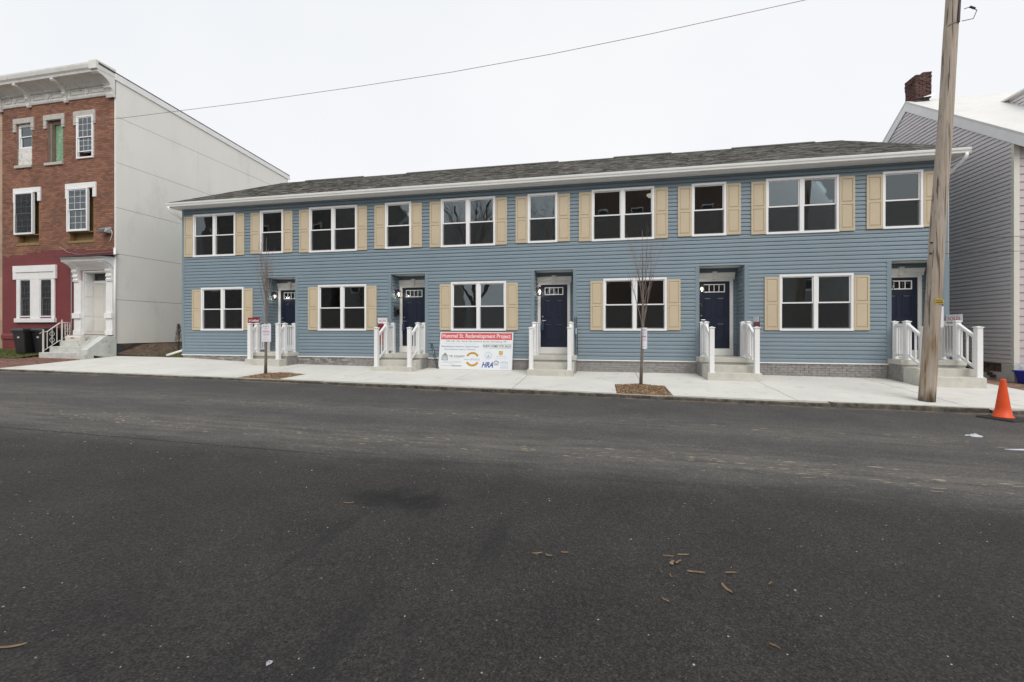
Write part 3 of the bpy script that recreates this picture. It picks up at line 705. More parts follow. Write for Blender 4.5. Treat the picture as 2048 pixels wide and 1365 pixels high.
# roof deck and shingle tabs
RY, RZ = 5.5, 8.88; EY, EZ = -.40, ST + .155
b = MB()
for s_, ye in ((0, EY), (1, 2 * RY - EY)):
    b.hexa([(EX0, ye, EZ - .03), (EX1, ye, EZ - .03), (EX1, RY, RZ - .03), (EX0, RY, RZ - .03), (EX0, ye, EZ - .006), (EX1, ye, EZ - .006), (EX1, RY, RZ - .006), (EX0, RY, RZ - .006)])
roof = b.build('roof', 'roof_dark', house)
b = MB(); sl = math.hypot(RY - EY, RZ - EZ); ny, nz_ = -(RZ - EZ) / sl, (RY - EY) / sl; nrow = 45
def rp(x, s, n): return (x, EY + (RY - EY) * s / sl + ny * n, EZ + (RZ - EZ) * s / sl + nz_ * n)
for j in range(nrow):
    s0 = sl * j / nrow - .006; s1 = sl * (j + 1) / nrow + .004; xx = EX0 - .01 - random.uniform(0, .2)
    while xx < EX1 + .01:
        wd = random.uniform(.11, .34); a, c = max(xx, EX0 - .01), min(xx + wd, EX1 + .01); xx += wd
        if c - a < .02: continue
        t0 = .006 + (random.random() < .5) * .007; q = random.uniform(-.008, .008)
        b.add([rp(a, s0 + q, 0), rp(c, s0 + q, 0), rp(c, s0 + q, t0), rp(a, s0 + q, t0), rp(c, s1, .002), rp(a, s1, .002)], [(0, 1, 2, 3), (3, 2, 4, 5)])
b.build('shingles', 'shingle', roof, recalc=False, kind='stuff')
for a, c in ((-14.19, -11.11), (-8.83, -1.70), (.66, 3.0), (5.35, 8.34)):
    MB().prism([(RY - .16, RZ - .055), (RY - .16, RZ - .02), (RY, RZ + .058), (RY + .16, RZ - .02), (RY + .16, RZ - .055)], lambda q, y, z: (q, y, z), a, c).build('ridge_vent', 'shingle', roof)
b = MB(); xx = EX0
while xx < EX1:
    wd = .3; b.prism([(RY - .15, RZ - .055), (RY, RZ + .016), (RY + .15, RZ - .055), (RY, RZ - .01)], lambda q, y, z: (q, y, z), xx, min(xx + wd, EX1)); xx += wd
b.build('ridge_cap', 'shingle', roof, recalc=False)
b = MB()
for xx in (EX0 - .012, EX1 + .0):
    for ye in (EY, 2 * RY - EY):
        b.hexa([(xx, ye, EZ - .15), (xx + .012, ye, EZ - .15), (xx + .012, RY, RZ - .15), (xx, RY, RZ - .15), (xx, ye, EZ - .008), (xx + .012, ye, EZ - .008), (xx + .012, RY, RZ - .008), (xx, RY, RZ - .008)])
b.build('rake_board', 'white_metal', house, recalc=False)
# lamp on the ceiling behind the fourth upper window
o = thing('ceiling_lamp', (1.72, 1.3, ST - .16), 'round glowing ceiling lamp seen through the upper window right of centre', 'lamp')
MB().lathe([(.02, -.02), (.09, .0), (.14, .05), (.15, .09)], (1.72, 1.3, ST - .16), 18).build('globe', 'globe_glow', o, smooth=True)
MB().lathe([(.155, .09), (.155, .135)], (1.72, 1.3, ST - .16), 18).build('base', 'nickel', o)

# ------------------------------------------------------------------ stoops
ORD = ['leftmost', 'second', 'middle', 'fourth', 'rightmost']
def stoop(k):
    d = H0 + P * k; xa, xb = d + 3.555, d + 4.885; LZ = .715
    near = ['behind the sapling with the flat notice', 'left of the big leaning project board', 'right of the big leaning project board', 'between the second sapling and the utility pole', 'behind the leaning wooden utility pole'][k]
    st = thing('stoop', ((xa + xb) / 2, -.3, gz(xa, -.6)), 'concrete stoop with white vinyl railings ' + near, 'stoop', 'stoops of the blue townhouses')
    lf = -.57
    MB().box(xa - .05, xb + .055, lf, .005, LZ - .125, LZ).build('landing', 'step_concrete', st, bevel=.008)
    MB().box(d + RX0 + .02, d + RX1 - .02, .006, RD - .06, LZ - .125, LZ - .001).build('threshold_slab', 'step_concrete', st)
    base = MB().box(xa - .025, xb + .03, lf + .02, -.03, -.1, LZ - .126).build('base', 'grey_mortar', st)
    for face in (-1, 1):      # brick veneer on both cheeks
        zr = LZ - .130; row = 0
        while zr > gz(xa, -.3) - .02:
            yy = lf + .02 - (row % 2) * .1
            while yy < -.05:
                y0, y1 = max(yy, lf + .02), min(yy + .2, -.03)
                if y1 - y0 > .03:
                    t = random.uniform(.006, .014)
                    bx = (xb + .03, xb + .03 + t) if face > 0 else (xa - .025 - t, xa - .025)
                    MB().box(bx[0], bx[1], y0, y1, zr - .058, zr).build('brick', 'grey_brick', base)
                yy += .21
            zr -= .067; row += 1
    if k == 0: steps = [(-.90, .50)]; lowy, lowz, lowtop = -.80, .50, 1.735
    else: steps = [(-.90, .53), (-1.21, .352)]; lowy, lowz, lowtop = -1.12, .352, 1.59
    prev = lf + .02
    for yf, zt in steps:
        MB().box(xa, xb, yf, prev, -.15, zt).build('step', 'step_concrete', st, bevel=.010); prev = yf + .002
    # railings
    for px, side_ in ((d + 3.672, 'l'), (d + 4.775, 'r')):
        T = 1.63; midy, backy = -.49, -.01; hb = .044; hr = .026
        rail = MB().box(px - .034, px + .034, midy + .05, backy - .05, T - .035, T + .035).build('railing', 'white_vinyl', st, bevel=.004)
        MB().box(px - .022, px + .022, midy + .05, backy - .05, .80, .86).build('rail', 'white_vinyl', rail, bevel=.004)
        y0, y1 = midy - .05, lowy + .05
        zt0, zt1 = T, (T - .33 if k else T - .20)
        zb0, zb1 = .86, (.56 if k else .64)
        for (q0, q1, h, ww) in ((zt0, zt1, .038, .034), (zb0, zb1, .03, .022)):
            MB().hexa([(px - ww, y1, q1 - h), (px + ww, y1, q1 - h), (px + ww, y0, q0 - h), (px - ww, y0, q0 - h), (px - ww, y1, q1 + h), (px + ww, y1, q1 + h), (px + ww, y0, q0 + h), (px - ww, y0, q0 + h)]).build('rail', 'white_vinyl', rail, bevel=.004)
        for y, zb, zt in ((backy, LZ, 1.70), (midy, LZ, 1.70), (lowy, lowz, lowtop - .045)):
            p = MB(); p.box(px - .058, px + .058, y - .058, y + .058, zb + .001, zt)
            p.box(px - .072, px + .072, y - .072, y + .072, zb + .0005, zb + .022)
            p.box(px - .076, px + .076, y - .076, y + .076, zt + .001, zt + .018)
            p.add([(px - .076, y - .076, zt + .018), (px + .076, y - .076, zt + .018), (px + .076, y + .076, zt + .018), (px - .076, y + .076, zt + .018), (px, y, zt + .046)], [(0, 1, 4), (1, 2, 4), (2, 3, 4), (3, 0, 4)])
            p.build('post', 'white_vinyl', rail, bevel=.003)
        n = 4
        for i in range(n):
            y = midy + .05 + (backy - midy - .1) * (i + .5) / n; MB().box(px - .017, px + .017, y - .017, y + .017, .86, T - .034).build('baluster', 'white_vinyl', rail)
        n = 3 if k else 1
        for i in range(n):
            f = (i + .5) / n; y = y0 + (y1 - y0) * f; MB().box(px - .017, px + .017, y - .017, y + .017, zb0 + (zb1 - zb0) * f + .015, zt0 + (zt1 - zt0) * f - .03).build('baluster', 'white_vinyl', rail)
for k in range(5): stoop(k)
# lanterns, mailboxes in the entrances
for k in range(5):
    d = H0 + P * k; x = d + RX0 + .03; y = .28; z = 2.60
    o = thing('wall_lantern', (x, y, z), 'lit black wall lantern beside the ' + ORD[k] + ' navy door', 'lantern', 'lanterns in the entrances')
    b = MB(); b.box(x - .012, x + .012, y - .05, y + .05, z + .08, z + .26); b.tube([(x, y, z + .24), (x + .06, y, z + .29), (x + .11, y, z + .27)], .011, 6); b.build('bracket', 'black_metal', o)
    cx = x + .11; b = MB()
    for sx in (-1, 1):
        for sy in (-1, 1): b.box(cx + sx * .055 - .007, cx + sx * .055 + .007, y + sy * .055 - .007, y + sy * .055 + .007, z, z + .22)
    b.box(cx - .066, cx + .066, y - .066, y + .066, z - .014, z); b.add([(cx - .075, y - .075, z + .22), (cx + .075, y - .075, z + .22), (cx + .075, y + .075, z + .22), (cx - .075, y + .075, z + .22), (cx, y, z + .285)], [(0, 1, 4), (1, 2, 4), (2, 3, 4), (3, 0, 4), (3, 2, 1, 0)])
    b.build('cage', 'black_metal', o)
    MB().lathe([(.012, .05), (.018, .08), (.033, .125), (.030, .155), (.012, .175)], (cx, y, z), 12).build('bulb', 'bulb_glow', o, smooth=True)
    ld = bpy.data.lights.new('lantern_light', 'POINT'); ld.energy = 3.2; ld.color = (1.0, .90, .76); ld.shadow_soft_size = .05
    lo = bpy.data.objects.new('lantern_light', ld); C.objects.link(lo); lo.parent = o; lo.location = (cx - x, 0, .115)
    if k in (1, 3):
        o = thing('wall_mailbox', (x, y, 1.95), 'dark wall mailbox under the lantern of the ' + ORD[k] + ' entrance', 'mailbox', 'mailboxes in the entrances')
        b = MB(); pr = [(0, 0), (.09, .02), (.10, .20), (.07, .28), (0, .31)]
        b.prism(pr, lambda q, p, r: (x - .012 + p, q, 1.98 + r), y - .12, y + .12); b.build('box', 'black_metal', o, bevel=.006)
        b = MB(); b.prism([(.073, .283), (.103, .205), (.112, .205), (.078, .296), (0, .322), (0, .313)], lambda q, p, r: (x - .012 + p, q, 1.98 + r), y - .125, y + .125); b.build('lid', 'nickel', o)
    if k in (1, 2):
        hx = d + 3.785; yb = RD - .09
        o = thing('lockbox', (hx, yb, 1.48), 'dark blue key lockbox hanging from the handle of the ' + ORD[k] + ' door', 'lockbox')
        MB().box(hx - .045, hx + .045, yb - .02, yb + .025, 1.48, 1.70).build('body', 'lockbox_blue', o, bevel=.008)
        b = MB(); b.tube([(hx - .025, yb, 1.69), (hx - .025, yb, 1.79), (hx, yb, 1.815), (hx + .025, yb, 1.79), (hx + .025, yb, 1.69)], .006, 6); b.build('shackle', 'nickel', o)

# ------------------------------------------------------------------ the brick rowhouse on the left
LX0, LX1 = -24.43, -18.50
rh = thing('brick_rowhouse', (-21.5, 4, .55), 'three-storey brick rowhouse with maroon painted ground floor and bracketed white cornice', 'rowhouse')
W3 = [(-23.61, -22.80, 8.28, 10.0), (-21.96, -21.17, 8.28, 10.03), (-20.42, -19.58, 8.32, 10.01)]
W2 = [(-23.60, -22.41, 5.06, 7.14), (-20.85, -19.58, 5.04, 7.12)]
W1 = [(-23.45, -22.84, 2.02, 3.58), (-22.35, -21.72, 2.02, 3.58)]
DOORH = (-20.10, -18.87, 1.29, 3.84); BASW = (-23.24, -22.83, .74, 1.11)
LH = W3 + W2 + W1 + [DOORH, BASW]
b = MB(); wall_holes(b, LX0, LX1 - .02, .3, 11.2, LH, 0.0, .35); b.build('wall', 'brick_mortar', rh)
b = MB(); b.box(LX0, LX1 - .04, 9.3, 9.55, .3, 10.9); b.box(LX0, LX0 + .2, .36, 9.3, .3, 10.9); b.box(LX1 - .3, LX1 - .02, .36, 9.3, .3, 10.9); b.build('inner_walls', 'interior', rh)
b = MB()
for zz in (1.0, 4.3, 7.7, 10.6): b.box(LX0 + .21, LX1 - .31, .36, 9.2, zz, zz + .2)
b.box(LX0 + .21, LX1 - .31, 3.2, 3.3, 1.2, 10.6)
b.build('floors', 'interior_floor', rh)
b = MB(); b2 = MB(); zr = .45; row = 0
def redtop(x): return interp([(-24.6, 4.50), (-22.4, 4.60), (-22.3, 4.66), (-21.2, 4.72), (-20.9, 4.66), (-18, 4.60)], x)
while zr < 10.72:
    xx = LX0 - (row % 2) * .105
    while xx < LX1 - .03:
        x0, x1 = max(xx, LX0), min(xx + .202, LX1 - .03); xx += .212
        if x1 - x0 < .03: continue
        segs = [(x0, x1)]
        for h in LH:
            if h[2] < zr + .03 < h[3]:
                ns = []
                for a, c in segs:
                    if h[0] > a: ns.append((a, min(c, h[0])))
                    if h[1] < c: ns.append((max(a, h[1]), c))
                segs = ns if (h[0] < x1 and h[1] > x0) else segs
        for a, c in segs:
            if c - a < .02: continue
            red = zr < redtop((a + c) / 2) + random.uniform(-.03, .03)
            (b2 if red else b).box(a, c, -(.010 if not red else .0045) - random.uniform(0, .004 if not red else .0012), .0, zr, zr + (.0625 if not red else .066))
    zr += .0725; row += 1
b.build('brickwork', 'red_brick', rh, recalc=False, kind='stuff')
b2.build('painted_brickwork', 'red_paint_brick', rh, recalc=False, kind='stuff')
b = MB(); wall_holes(b, LX0, LX1 - .03, .3, 4.50, [h for h in LH if h[3] < 4.5], -.0035, -.0005); b.build('paint_coat', 'red_paint_brick', rh)
MB().prism([(0, 1.10), (-.05, 1.12), (-.055, 1.26), (-.03, 1.32), (0, 1.335)], lambda q, y, z: (q, y, z), LX0, -20.62).build('water_table', 'red_paint_brick', rh)
# stucco party wall of large panels
sw = MB().add([(LX1 - .02, 0, .3), (LX1 - .02, 9.5, .3), (LX1 - .02, 9.5, 10.75), (LX1 - .02, 0, 11.35), (LX1 - .008, 0, .3), (LX1 - .008, 9.5, .3), (LX1 - .008, 9.5, 10.75), (LX1 - .008, 0, 11.35)], [(0, 1, 2, 3), (4, 7, 6, 5), (0, 4, 5, 1), (1, 5, 6, 2), (2, 6, 7, 3), (3, 7, 4, 0)]).build('party_wall', 'roof_dark', rh)
ZJ = [.95, 2.68, 4.48, 6.29, 8.06, 9.85]; YJ = [-.005, 3.52, 7.03, 9.52]
def ptop(y): return 11.38 - .062 * y
for i, z0 in enumerate(ZJ):
    for y0, y1 in zip(YJ, YJ[1:]):
        g = .0065; gy = .002
        za = zb = (ZJ[i + 1] - g) if i + 1 < len(ZJ) else None
        if za is None: za, zb = ptop(y0), ptop(y1)
        MB().hexa([(LX1 - .008, y0 + gy, z0 + g), (LX1 + .010, y0 + gy, z0 + g), (LX1 + .010, y1 - gy, z0 + g), (LX1 - .008, y1 - gy, z0 + g), (LX1 - .008, y0 + gy, za), (LX1 + .010, y0 + gy, za), (LX1 + .010, y1 - gy, zb), (LX1 - .008, y1 - gy, zb)]).build('stucco_panel', 'stucco', sw)
MB().box(LX1 - .05, LX1 - .012, -.022, .02, .95, 10.7).build('edge_strip', 'white_metal', rh)
b = MB()
for i in range(150):
    py, pz = random.uniform(0, 9.4), random.uniform(.35, .94); r = random.uniform(.06, .14)
    b.box(LX1 - .03, LX1 - .008 + random.uniform(0, .02), py, py + r * 1.6, pz, min(.94, pz + r))
b.build('stone_footing', 'rubble', rh, recalc=False, kind='stuff')
# roof and side trim
MB().hexa([(LX0, -.62, 11.52), (LX1 + .03, -.62, 11.52), (LX1 + .03, 9.62, 10.86), (LX0, 9.62, 10.86), (LX0, -.62, 11.60), (LX1 + .03, -.62, 11.60), (LX1 + .03, 9.62, 10.94), (LX0, 9.62, 10.94)]).build('roof', 'roof_dark', rh)
MB().hexa([(LX1 + .011, -.05, 11.26), (LX1 + .05, -.05, 11.26), (LX1 + .05, 9.64, 10.64), (LX1 + .011, 9.64, 10.64), (LX1 + .011, -.05, 11.50), (LX1 + .05, -.05, 11.50), (LX1 + .05, 9.64, 10.87), (LX1 + .011, 9.64, 10.87)]).build('side_trim', 'white_paint', rh)
# cornice
CP = [(0, 10.70), (-.05, 10.70), (-.075, 10.76), (-.06, 10.80), (-.06, 11.08), (-.10, 11.12), (-.16, 11.20), (-.30, 11.29), (-.50, 11.35), (-.52, 11.33), (-.56, 11.33), (-.58, 11.40), (-.63, 11.46), (-.66, 11.58), (-.66, 11.64), (0, 11.64)]
cor = MB().prism(CP, lambda q, y, z: (q, y, z), LX0, LX1 - .30).build('cornice', 'cornice_paint', rh)
def bracket(x0, x1, k=1.0, drop=0.0):
    pr = [(-.03, 10.62 - drop), (-.10, 10.60 - drop), (-.13, 10.68), (-.10, 10.76), (-.13, 10.84), (-.19, 10.90), (-.17, 10.97), (-.21, 11.05), (-.30, 11.13), (-.42, 11.20), (-.52, 11.22), (-.56, 11.27), (-.55, 11.36), (-.03, 11.36)]
    B = MB(); B.prism([(y * k, z) for y, z in pr], lambda q, y, z: (q, y, z), x0, x1)
    return B
for xc in (-22.86, -20.90): bracket(xc - .075, xc + .075).build('bracket', 'cornice_paint', cor)
for xa, xb in ((LX1 - .32, LX1 + .015), (LX0 - .12, LX0 + .10)):
    B = bracket(xa, xb, 1.14, .04); B.box(xa - .02, xb + .01, -.70, -.02, 11.35, 11.66); B.build('end_bracket', 'cornice_paint', cor)
for xa, xb in ((-24.3, -22.98), (-22.74, -21.0), (-20.78, -18.9)):
    n = int((xb - xa) / .105)
    b = MB()
    for i in range(n):
        q = xa + (xb - xa) * (i + .5) / n; b.box(q - .026, q + .026, -.145, -.062, 11.085, 11.15)
    b.build('dentils', 'cornice_paint', cor, kind='stuff')
    m = (xa + xb) / 2
    for a, c in ((xa + .08, m - .17), (m + .17, xb - .08)):
        b = MB()
        for q in ((a, c, 10.86, 10.885), (a, c, 11.015, 11.04), (a, a + .025, 10.885, 11.015), (c - .025, c, 10.885, 11.015)): b.box(q[0], q[1], -.085, -.061, q[2], q[3])
        b.build('frieze_panel', 'cornice_paint', cor)
    b = MB(); b.tube([(m, -.06, 10.95), (m, -.09, 10.95)], .105, 16); b.tube([(m, -.09, 10.95), (m, -.115, 10.95)], [.06, .03], 12); b.build('rosette', 'cornice_paint', cor)
# window hoods, sills
def hood(x0, x1, z0, z1, ear, zear, mat, y=-.06):
    B = MB(); B.box(x0, x1, y, .02, z0, z1); B.box(x0, x0 + ear, y + .003, .02, zear, z0); B.box(x1 - ear, x1, y + .003, .02, zear, z0)
    return B.build('hood_mould', mat, rh, bevel=.012)
for a, c in ((-23.78, -22.66), (-22.14, -21.05), (-20.58, -19.48)): hood(a, c, 10.0, 10.215, .15, 9.67, 'stone_lintel')
hood(-23.77, -22.30, 7.13, 7.335, .16, 6.76, 'white_paint'); hood(-20.99, -19.44, 7.13, 7.35, .16, 6.76, 'white_paint')
for a, c in ((-23.69, -22.78), (-22.08, -21.13)): MB().box(a, c, -.07, .05, 8.17, 8.28).build('sill', 'stone_lintel', rh, bevel=.008)
for a, c in ((-23.62, -22.38), (-20.88, -19.52)): MB().box(a, c, -.03, .10, 4.96, 5.06).build('sill', 'raw_wood', rh, bevel=.01)
def sash_window(x0, x1, z0, z1, y, name, mat, nx, nz, openb=0.0, depth=.09, pane='window_glass', fw=.06):
    B = MB(); B.box(x0, x1, y, y + depth, z1 - fw, z1); B.box(x0, x1, y, y + depth, z0, z0 + fw); B.box(x0, x0 + fw, y, y + depth, z0 + fw, z1 - fw); B.box(x1 - fw, x1, y, y + depth, z0 + fw, z1 - fw)
    win = B.build(name, mat, rh, bevel=.004); zm = (z0 + z1) / 2
    for nm, za, zb, yy in (('upper_sash', zm - .02, z1 - fw, y + .02), ('lower_sash', z0 + fw + openb, zm + .02 + openb * .4, y + .05)):
        S = MB(); t = .035; a, c = x0 + fw, x1 - fw
        S.box(a, a + t, yy, yy + .028, za, zb); S.box(c - t, c, yy, yy + .028, za, zb); S.box(a + t, c - t, yy, yy + .028, za, za + t); S.box(a + t, c - t, yy, yy + .028, zb - t, zb)
        for i in range(1, nx): q = a + t + (c - a - 2 * t) * i / nx; S.box(q - .0055, q + .0055, yy + .006, yy + .022, za + t, zb - t)
        for i in range(1, nz): q = za + t + (zb - za - 2 * t) * i / nz; S.box(a + t, c - t, yy + .007, yy + .021, q - .0055, q + .0055)
        S.build(nm, mat, win); MB().box(a + t, c - t, yy + .012, yy + .016, za + t, zb - t).build('pane', pane, win)
    return win
sash_window(-20.42, -19.575, 8.32, 10.02, -.06, 'window', 'white_vinyl', 3, 3, .22)
MB().box(-20.36, -19.64, .14, .15, 8.62, 9.95).build('curtain', 'white_paint', rh)
w_ = sash_window(-23.68, -22.66, 5.42, 7.15, -.085, 'window', 'white_vinyl', 3, 3); MB().box(-23.60, -22.74, -.075, -.071, 5.5, 7.08).build('insect_screen', 'insect_screen', w_)
sash_window(-20.88, -19.82, 5.43, 7.16, -.085, 'window', 'white_vinyl', 3, 3)
for x0, x1, z0, z1 in W2:      # raw timber bucks showing beside the proud new windows
    b = MB(); b.box(x0, x0 + .03, .0, .2, z0, z1); b.box(x1 - .03, x1, .0, .2, z0, z1); b.box(x0 + .03, x1 - .03, .21, .24, z0, z1); b.build('timber_buck', 'raw_wood', rh)
    MB().box(x0 + .03, x1 - .03, .01, .2, 5.40, 5.43).build('timber_rail', 'raw_wood', rh)
# top-left window half boarded, middle one boarded green
x0, x1, z0, z1 = W3[0]
sash_window(x0 + .02, x1 - .02, 8.99, 9.99, .03, 'window', 'white_paint', 1, 1, 0, .08)
MB().box(x0 + .06, x1 - .06, .16, .17, 9.5, 9.9).build('window_blind', 'white_paint', rh)
MB().box(x0 + .005, x1 - .005, .03, .06, 8.285, 8.985).build('board', 'peeling_white', rh)
x0, x1, z0, z1 = W3[1]
MB().box(x0 + .19, x1 - .004, .15, .18, z0 + .01, z1 - .16).build('board', 'green_board', rh)
b = MB(); b.box(x0 + .004, x0 + .06, .06, .2, z0, z1 - .01); b.box(x0 + .12, x0 + .17, .02, .2, z0, z1 - .14); b.box(x0 + .06, x1, .08, .2, z1 - .15, z1 - .02); b.build('old_frame', 'old_wood', rh)
# ground floor double window
b = MB(); b.box(-23.76, -21.47, -.075, .02, 3.86, 4.13); b.box(-23.76, -23.60, -.070, .02, 3.57, 3.86); b.box(-21.60, -21.47, -.070, .02, 3.57, 3.86); b.box(-23.60, -21.60, -.045, .02, 3.57, 3.855); b.build('hood_mould', 'white_paint', rh, bevel=.008)
b = MB(); b.box(-23.60, -23.45, -.045, .05, 1.97, 3.565); b.box(-22.84, -22.35, -.050, .05, 1.97, 3.565); b.box(-21.72, -21.56, -.045, .05, 1.97, 3.565); b.build('window_mullions', 'white_paint', rh, bevel=.006)
MB().box(-23.64, -21.50, -.10, .05, 1.80, 1.968).build('sill', 'white_paint', rh, bevel=.008)
for x0, x1, z0, z1 in W1:
    w_ = sash_window(x0 + .004, x1 - .004, z0 + .004, z1 - .004, -.03, 'window', 'white_paint', 3, 3, fw=.035); MB().box(x0 + .05, x1 - .05, -.024, -.02, z0 + .05, z1 - .05).build('insect_screen', 'insect_screen', w_)
b = MB(); x0, x1, z0, z1 = BASW
for q in ((x0 - .05, x1 + .05, z1, z1 + .04), (x0 - .05, x1 + .05, z0 - .05, z0), (x0 - .05, x0, z0, z1), (x1, x1 + .05, z0, z1)): b.box(q[0], q[1], -.035, .04, q[2], q[3])
w_ = b.build('basement_window', 'white_paint', rh); MB().box(x0, x1, .02, .03, z0, z1).build('pane', 'dark_glassy', w_)
# doorcase
b = MB()
for a, c in ((-20.46, -20.12), (-18.86, -18.55)):
    b.box(a, c, -.10, .0, 1.29, 3.45); b.box(a - .02, c + .02, -.16, .0, 1.95, 2.16); b.box(a - .015, c + .015, -.13, .0, 1.29, 1.48)
b.box(-20.10, -20.06, -.05, .38, 1.29, 3.84); b.box(-18.91, -18.87, -.05, .38, 1.29, 3.84)
b.box(-20.06, -18.91, -.03, .38, 3.78, 3.84); b.box(-20.06, -18.91, .30, .40, 3.36, 3.48)
dc = b.build('doorcase', 'white_paint', rh, bevel=.006)
for za, zb in ((1.45, 1.95), (2.05, 2.75), (2.85, 3.30), (3.42, 3.74)): MB().box(-20.06, -20.045, .04, .27, za, zb).build('reveal_panel', 'white_paint', dc, bevel=.004)
for a, c in ((-20.46, -20.20), (-18.80, -18.54)):
    pr = [(0, 3.40), (-.14, 3.40), (-.16, 3.47), (-.12, 3.52), (-.17, 3.60), (-.14, 3.70), (-.20, 3.80), (-.18, 3.88), (-.28, 4.0), (-.42, 4.10), (-.42, 4.17), (0, 4.17)]
    MB().prism(pr, lambda q, y, z: (q, y, z), a, c).build('hood_bracket', 'white_paint', dc)
b = MB(); b.prism([(0, 3.86), (-.06, 3.86), (-.10, 3.94), (-.24, 4.06), (-.40, 4.13), (-.46, 4.15), (-.48, 4.28), (-.52, 4.30), (0, 4.34)], lambda q, y, z: (q, y, z), -20.56, -18.46); b.build('door_hood', 'white_paint', rh)
MB().hexa([(-20.72, -.60, 4.305), (-18.36, -.60, 4.305), (-18.36, .0, 4.42), (-20.62, .0, 4.42), (-20.72, -.60, 4.335), (-18.36, -.60, 4.335), (-18.36, .0, 4.45), (-20.62, .0, 4.45)]).build('hood_roof', 'roof_dark', rh)
dr = MB().box(-20.06, -18.93, .32, .37, 1.30, 3.36).build('door', 'cream_door', rh)
for xa, xb in ((-19.98, -19.55), (-19.45, -19.02)):
    for za, zb in ((1.42, 1.92), (2.02, 2.72), (2.82, 3.24)): MB().box(xa, xb, .310, .321, za, zb).build('door_panel', 'cream_door', dr, bevel=.004)
tr = MB().box(-20.04, -18.93, .34, .35, 3.49, 3.77).build('transom', 'dark_glassy', rh)
b = MB(); text_mesh(b, '250', lambda x, z: (x, .336, z), -19.50, 3.53, .24, width=.36, bold=.02); b.build('house_number', 'white_paint', tr, recalc=False)
MB().tube([(-18.46, -.07, 4.70), (-18.46, -.07, 1.2)], .04, 8).build('downspout', 'white_metal', rh, smooth=True)
MB().tube([(-20.66, -.05, 4.25), (-20.66, -.05, 1.3)], .016, 6).build('conduit', 'galvanised', rh)
b = MB(); b.tube([(-21.3, -.03, 4.85), (-20.9, -.03, 4.62), (-20.3, -.03, 4.50), (-18.6, -.03, 4.55), (-18.55, -.03, 4.7)], .010, 5); b.build('cable', 'galvanised', rh)
fl = thing('floodlight', (-18.85, -.1, 5.30), 'grey floodlight with dangling cable on the brick wall above the hooded door', 'floodlight')
b = MB(); b.hexa([(-19.05, -.26, 5.29), (-18.72, -.26, 5.29), (-18.68, -.02, 5.27), (-19.02, -.02, 5.27), (-19.06, -.20, 5.45), (-18.72, -.20, 5.45), (-18.66, -.02, 5.52), (-19.02, -.02, 5.52)]); b.build('housing', 'galvanised', fl, bevel=.01)
MB().hexa([(-19.03, -.275, 5.30), (-18.74, -.275, 5.30), (-18.74, -.262, 5.30), (-19.03, -.262, 5.30), (-19.04, -.225, 5.43), (-18.74, -.225, 5.43), (-18.74, -.205, 5.43), (-19.04, -.205, 5.43)]).build('lens', 'dark_glassy', fl)
b = MB(); b.tube([(-18.68, -.05, 5.4), (-18.62, -.05, 5.33), (-18.64, -.04, 5.2), (-18.72, -.03, 5.05), (-18.80, -.03, 4.93)], .012, 6); b.build('cable', 'mailbox_white', fl, smooth=True)
# its stoop
st = thing('rowhouse_stoop', (-19.5, -.5, .5), 'old grey painted stoop with a sloping cheek wall before the hooded door', 'stoop')
for yf, yb, zt in ((-1.08, .0, .645), (-.76, .0, .86), (-.44, .0, 1.075), (-.13, .30, 1.285)):
    MB().box(-20.66, -18.76, yf, (yb if yb > 0 else -.02), (.2 if zt < .7 else zt - .22), zt).build('step', 'old_concrete', st, bevel=.012)
b = MB(); a, c = -18.76, -18.44
b.add([(x, y, z) for x in (a, c) for y, z in ((-.02, .35), (-.02, 1.25), (-.42, 1.25), (-1.02, .76), (-1.02, .60), (-.85, .55))], [(0, 1, 2, 3, 4, 5), (11, 10, 9, 8, 7, 6)] + [(i, 6 + i, 6 + (i + 1) % 6, (i + 1) % 6) for i in range(6)])
b.build('cheek_wall', 'old_concrete', st, bevel=.012)
MB().box(a - .03, c + .01, -1.12, -.80, .3, .60).build('cheek_block', 'old_concrete', st, bevel=.01)
# its iron railing
b = MB(); X = -20.60
PL, PU, PE = (-.98, .645, 1.40), (-.40, 1.075, 1.80), (-.02, 1.285, 1.78)
b.tube([(X - .02, -1.08, 1.36), (X, -1.02, 1.40), (X, -.85, 1.44), (X, -.48, 1.76), (X, -.40, 1.785), (X, -.11, 1.785)], .018, 8)
rl = b.build('railing', 'iron_white', st, smooth=True)
MB().tube([(X, -.95, .72), (X, -.45, 1.10)], .012, 6).build('rail', 'iron_white', rl); MB().tube([(X, -.40, 1.16), (X, -.11, 1.20)], .012, 6).build('rail', 'iron_white', rl)
for y, z0, z1 in ((-.98, .645, 1.47), (-.40, .86, 1.85)):
    p = MB(); p.box(X - .018, X + .018, y - .018, y + .018, z0, z1); p.lathe([(.012, 0), (.026, .02), (.012, .045)], (X, y, z1), 10); p.build('post', 'iron_white', rl)
for y, zl, zh in ((-.86, .80, 1.43), (-.56, 1.02, 1.68), (-.30, 1.17, 1.785), (-.14, 1.19, 1.785)): MB().box(X - .009, X + .009, y - .009, y + .009, zl, zh).build('baluster', 'iron_white', rl)
for yc, zc in ((-.71, 1.22), (-.22, 1.48)):
    p = MB(); p.box(X - .007, X + .007, yc - .007, yc + .007, zc - .28, zc + .30)
    for sgn in (-1, 1):
        for z0_, z1_ in ((zc - .22, zc + .0), (zc + .02, zc + .24)):
            p.tube([(X, yc, z0_), (X, yc + sgn * .055, z0_ + .05), (X, yc + sgn * .075, (z0_ + z1_) / 2), (X, yc + sgn * .05, z1_ - .06), (X, yc, z1_)], .007, 5)
    p.build('scroll', 'iron_white', rl)
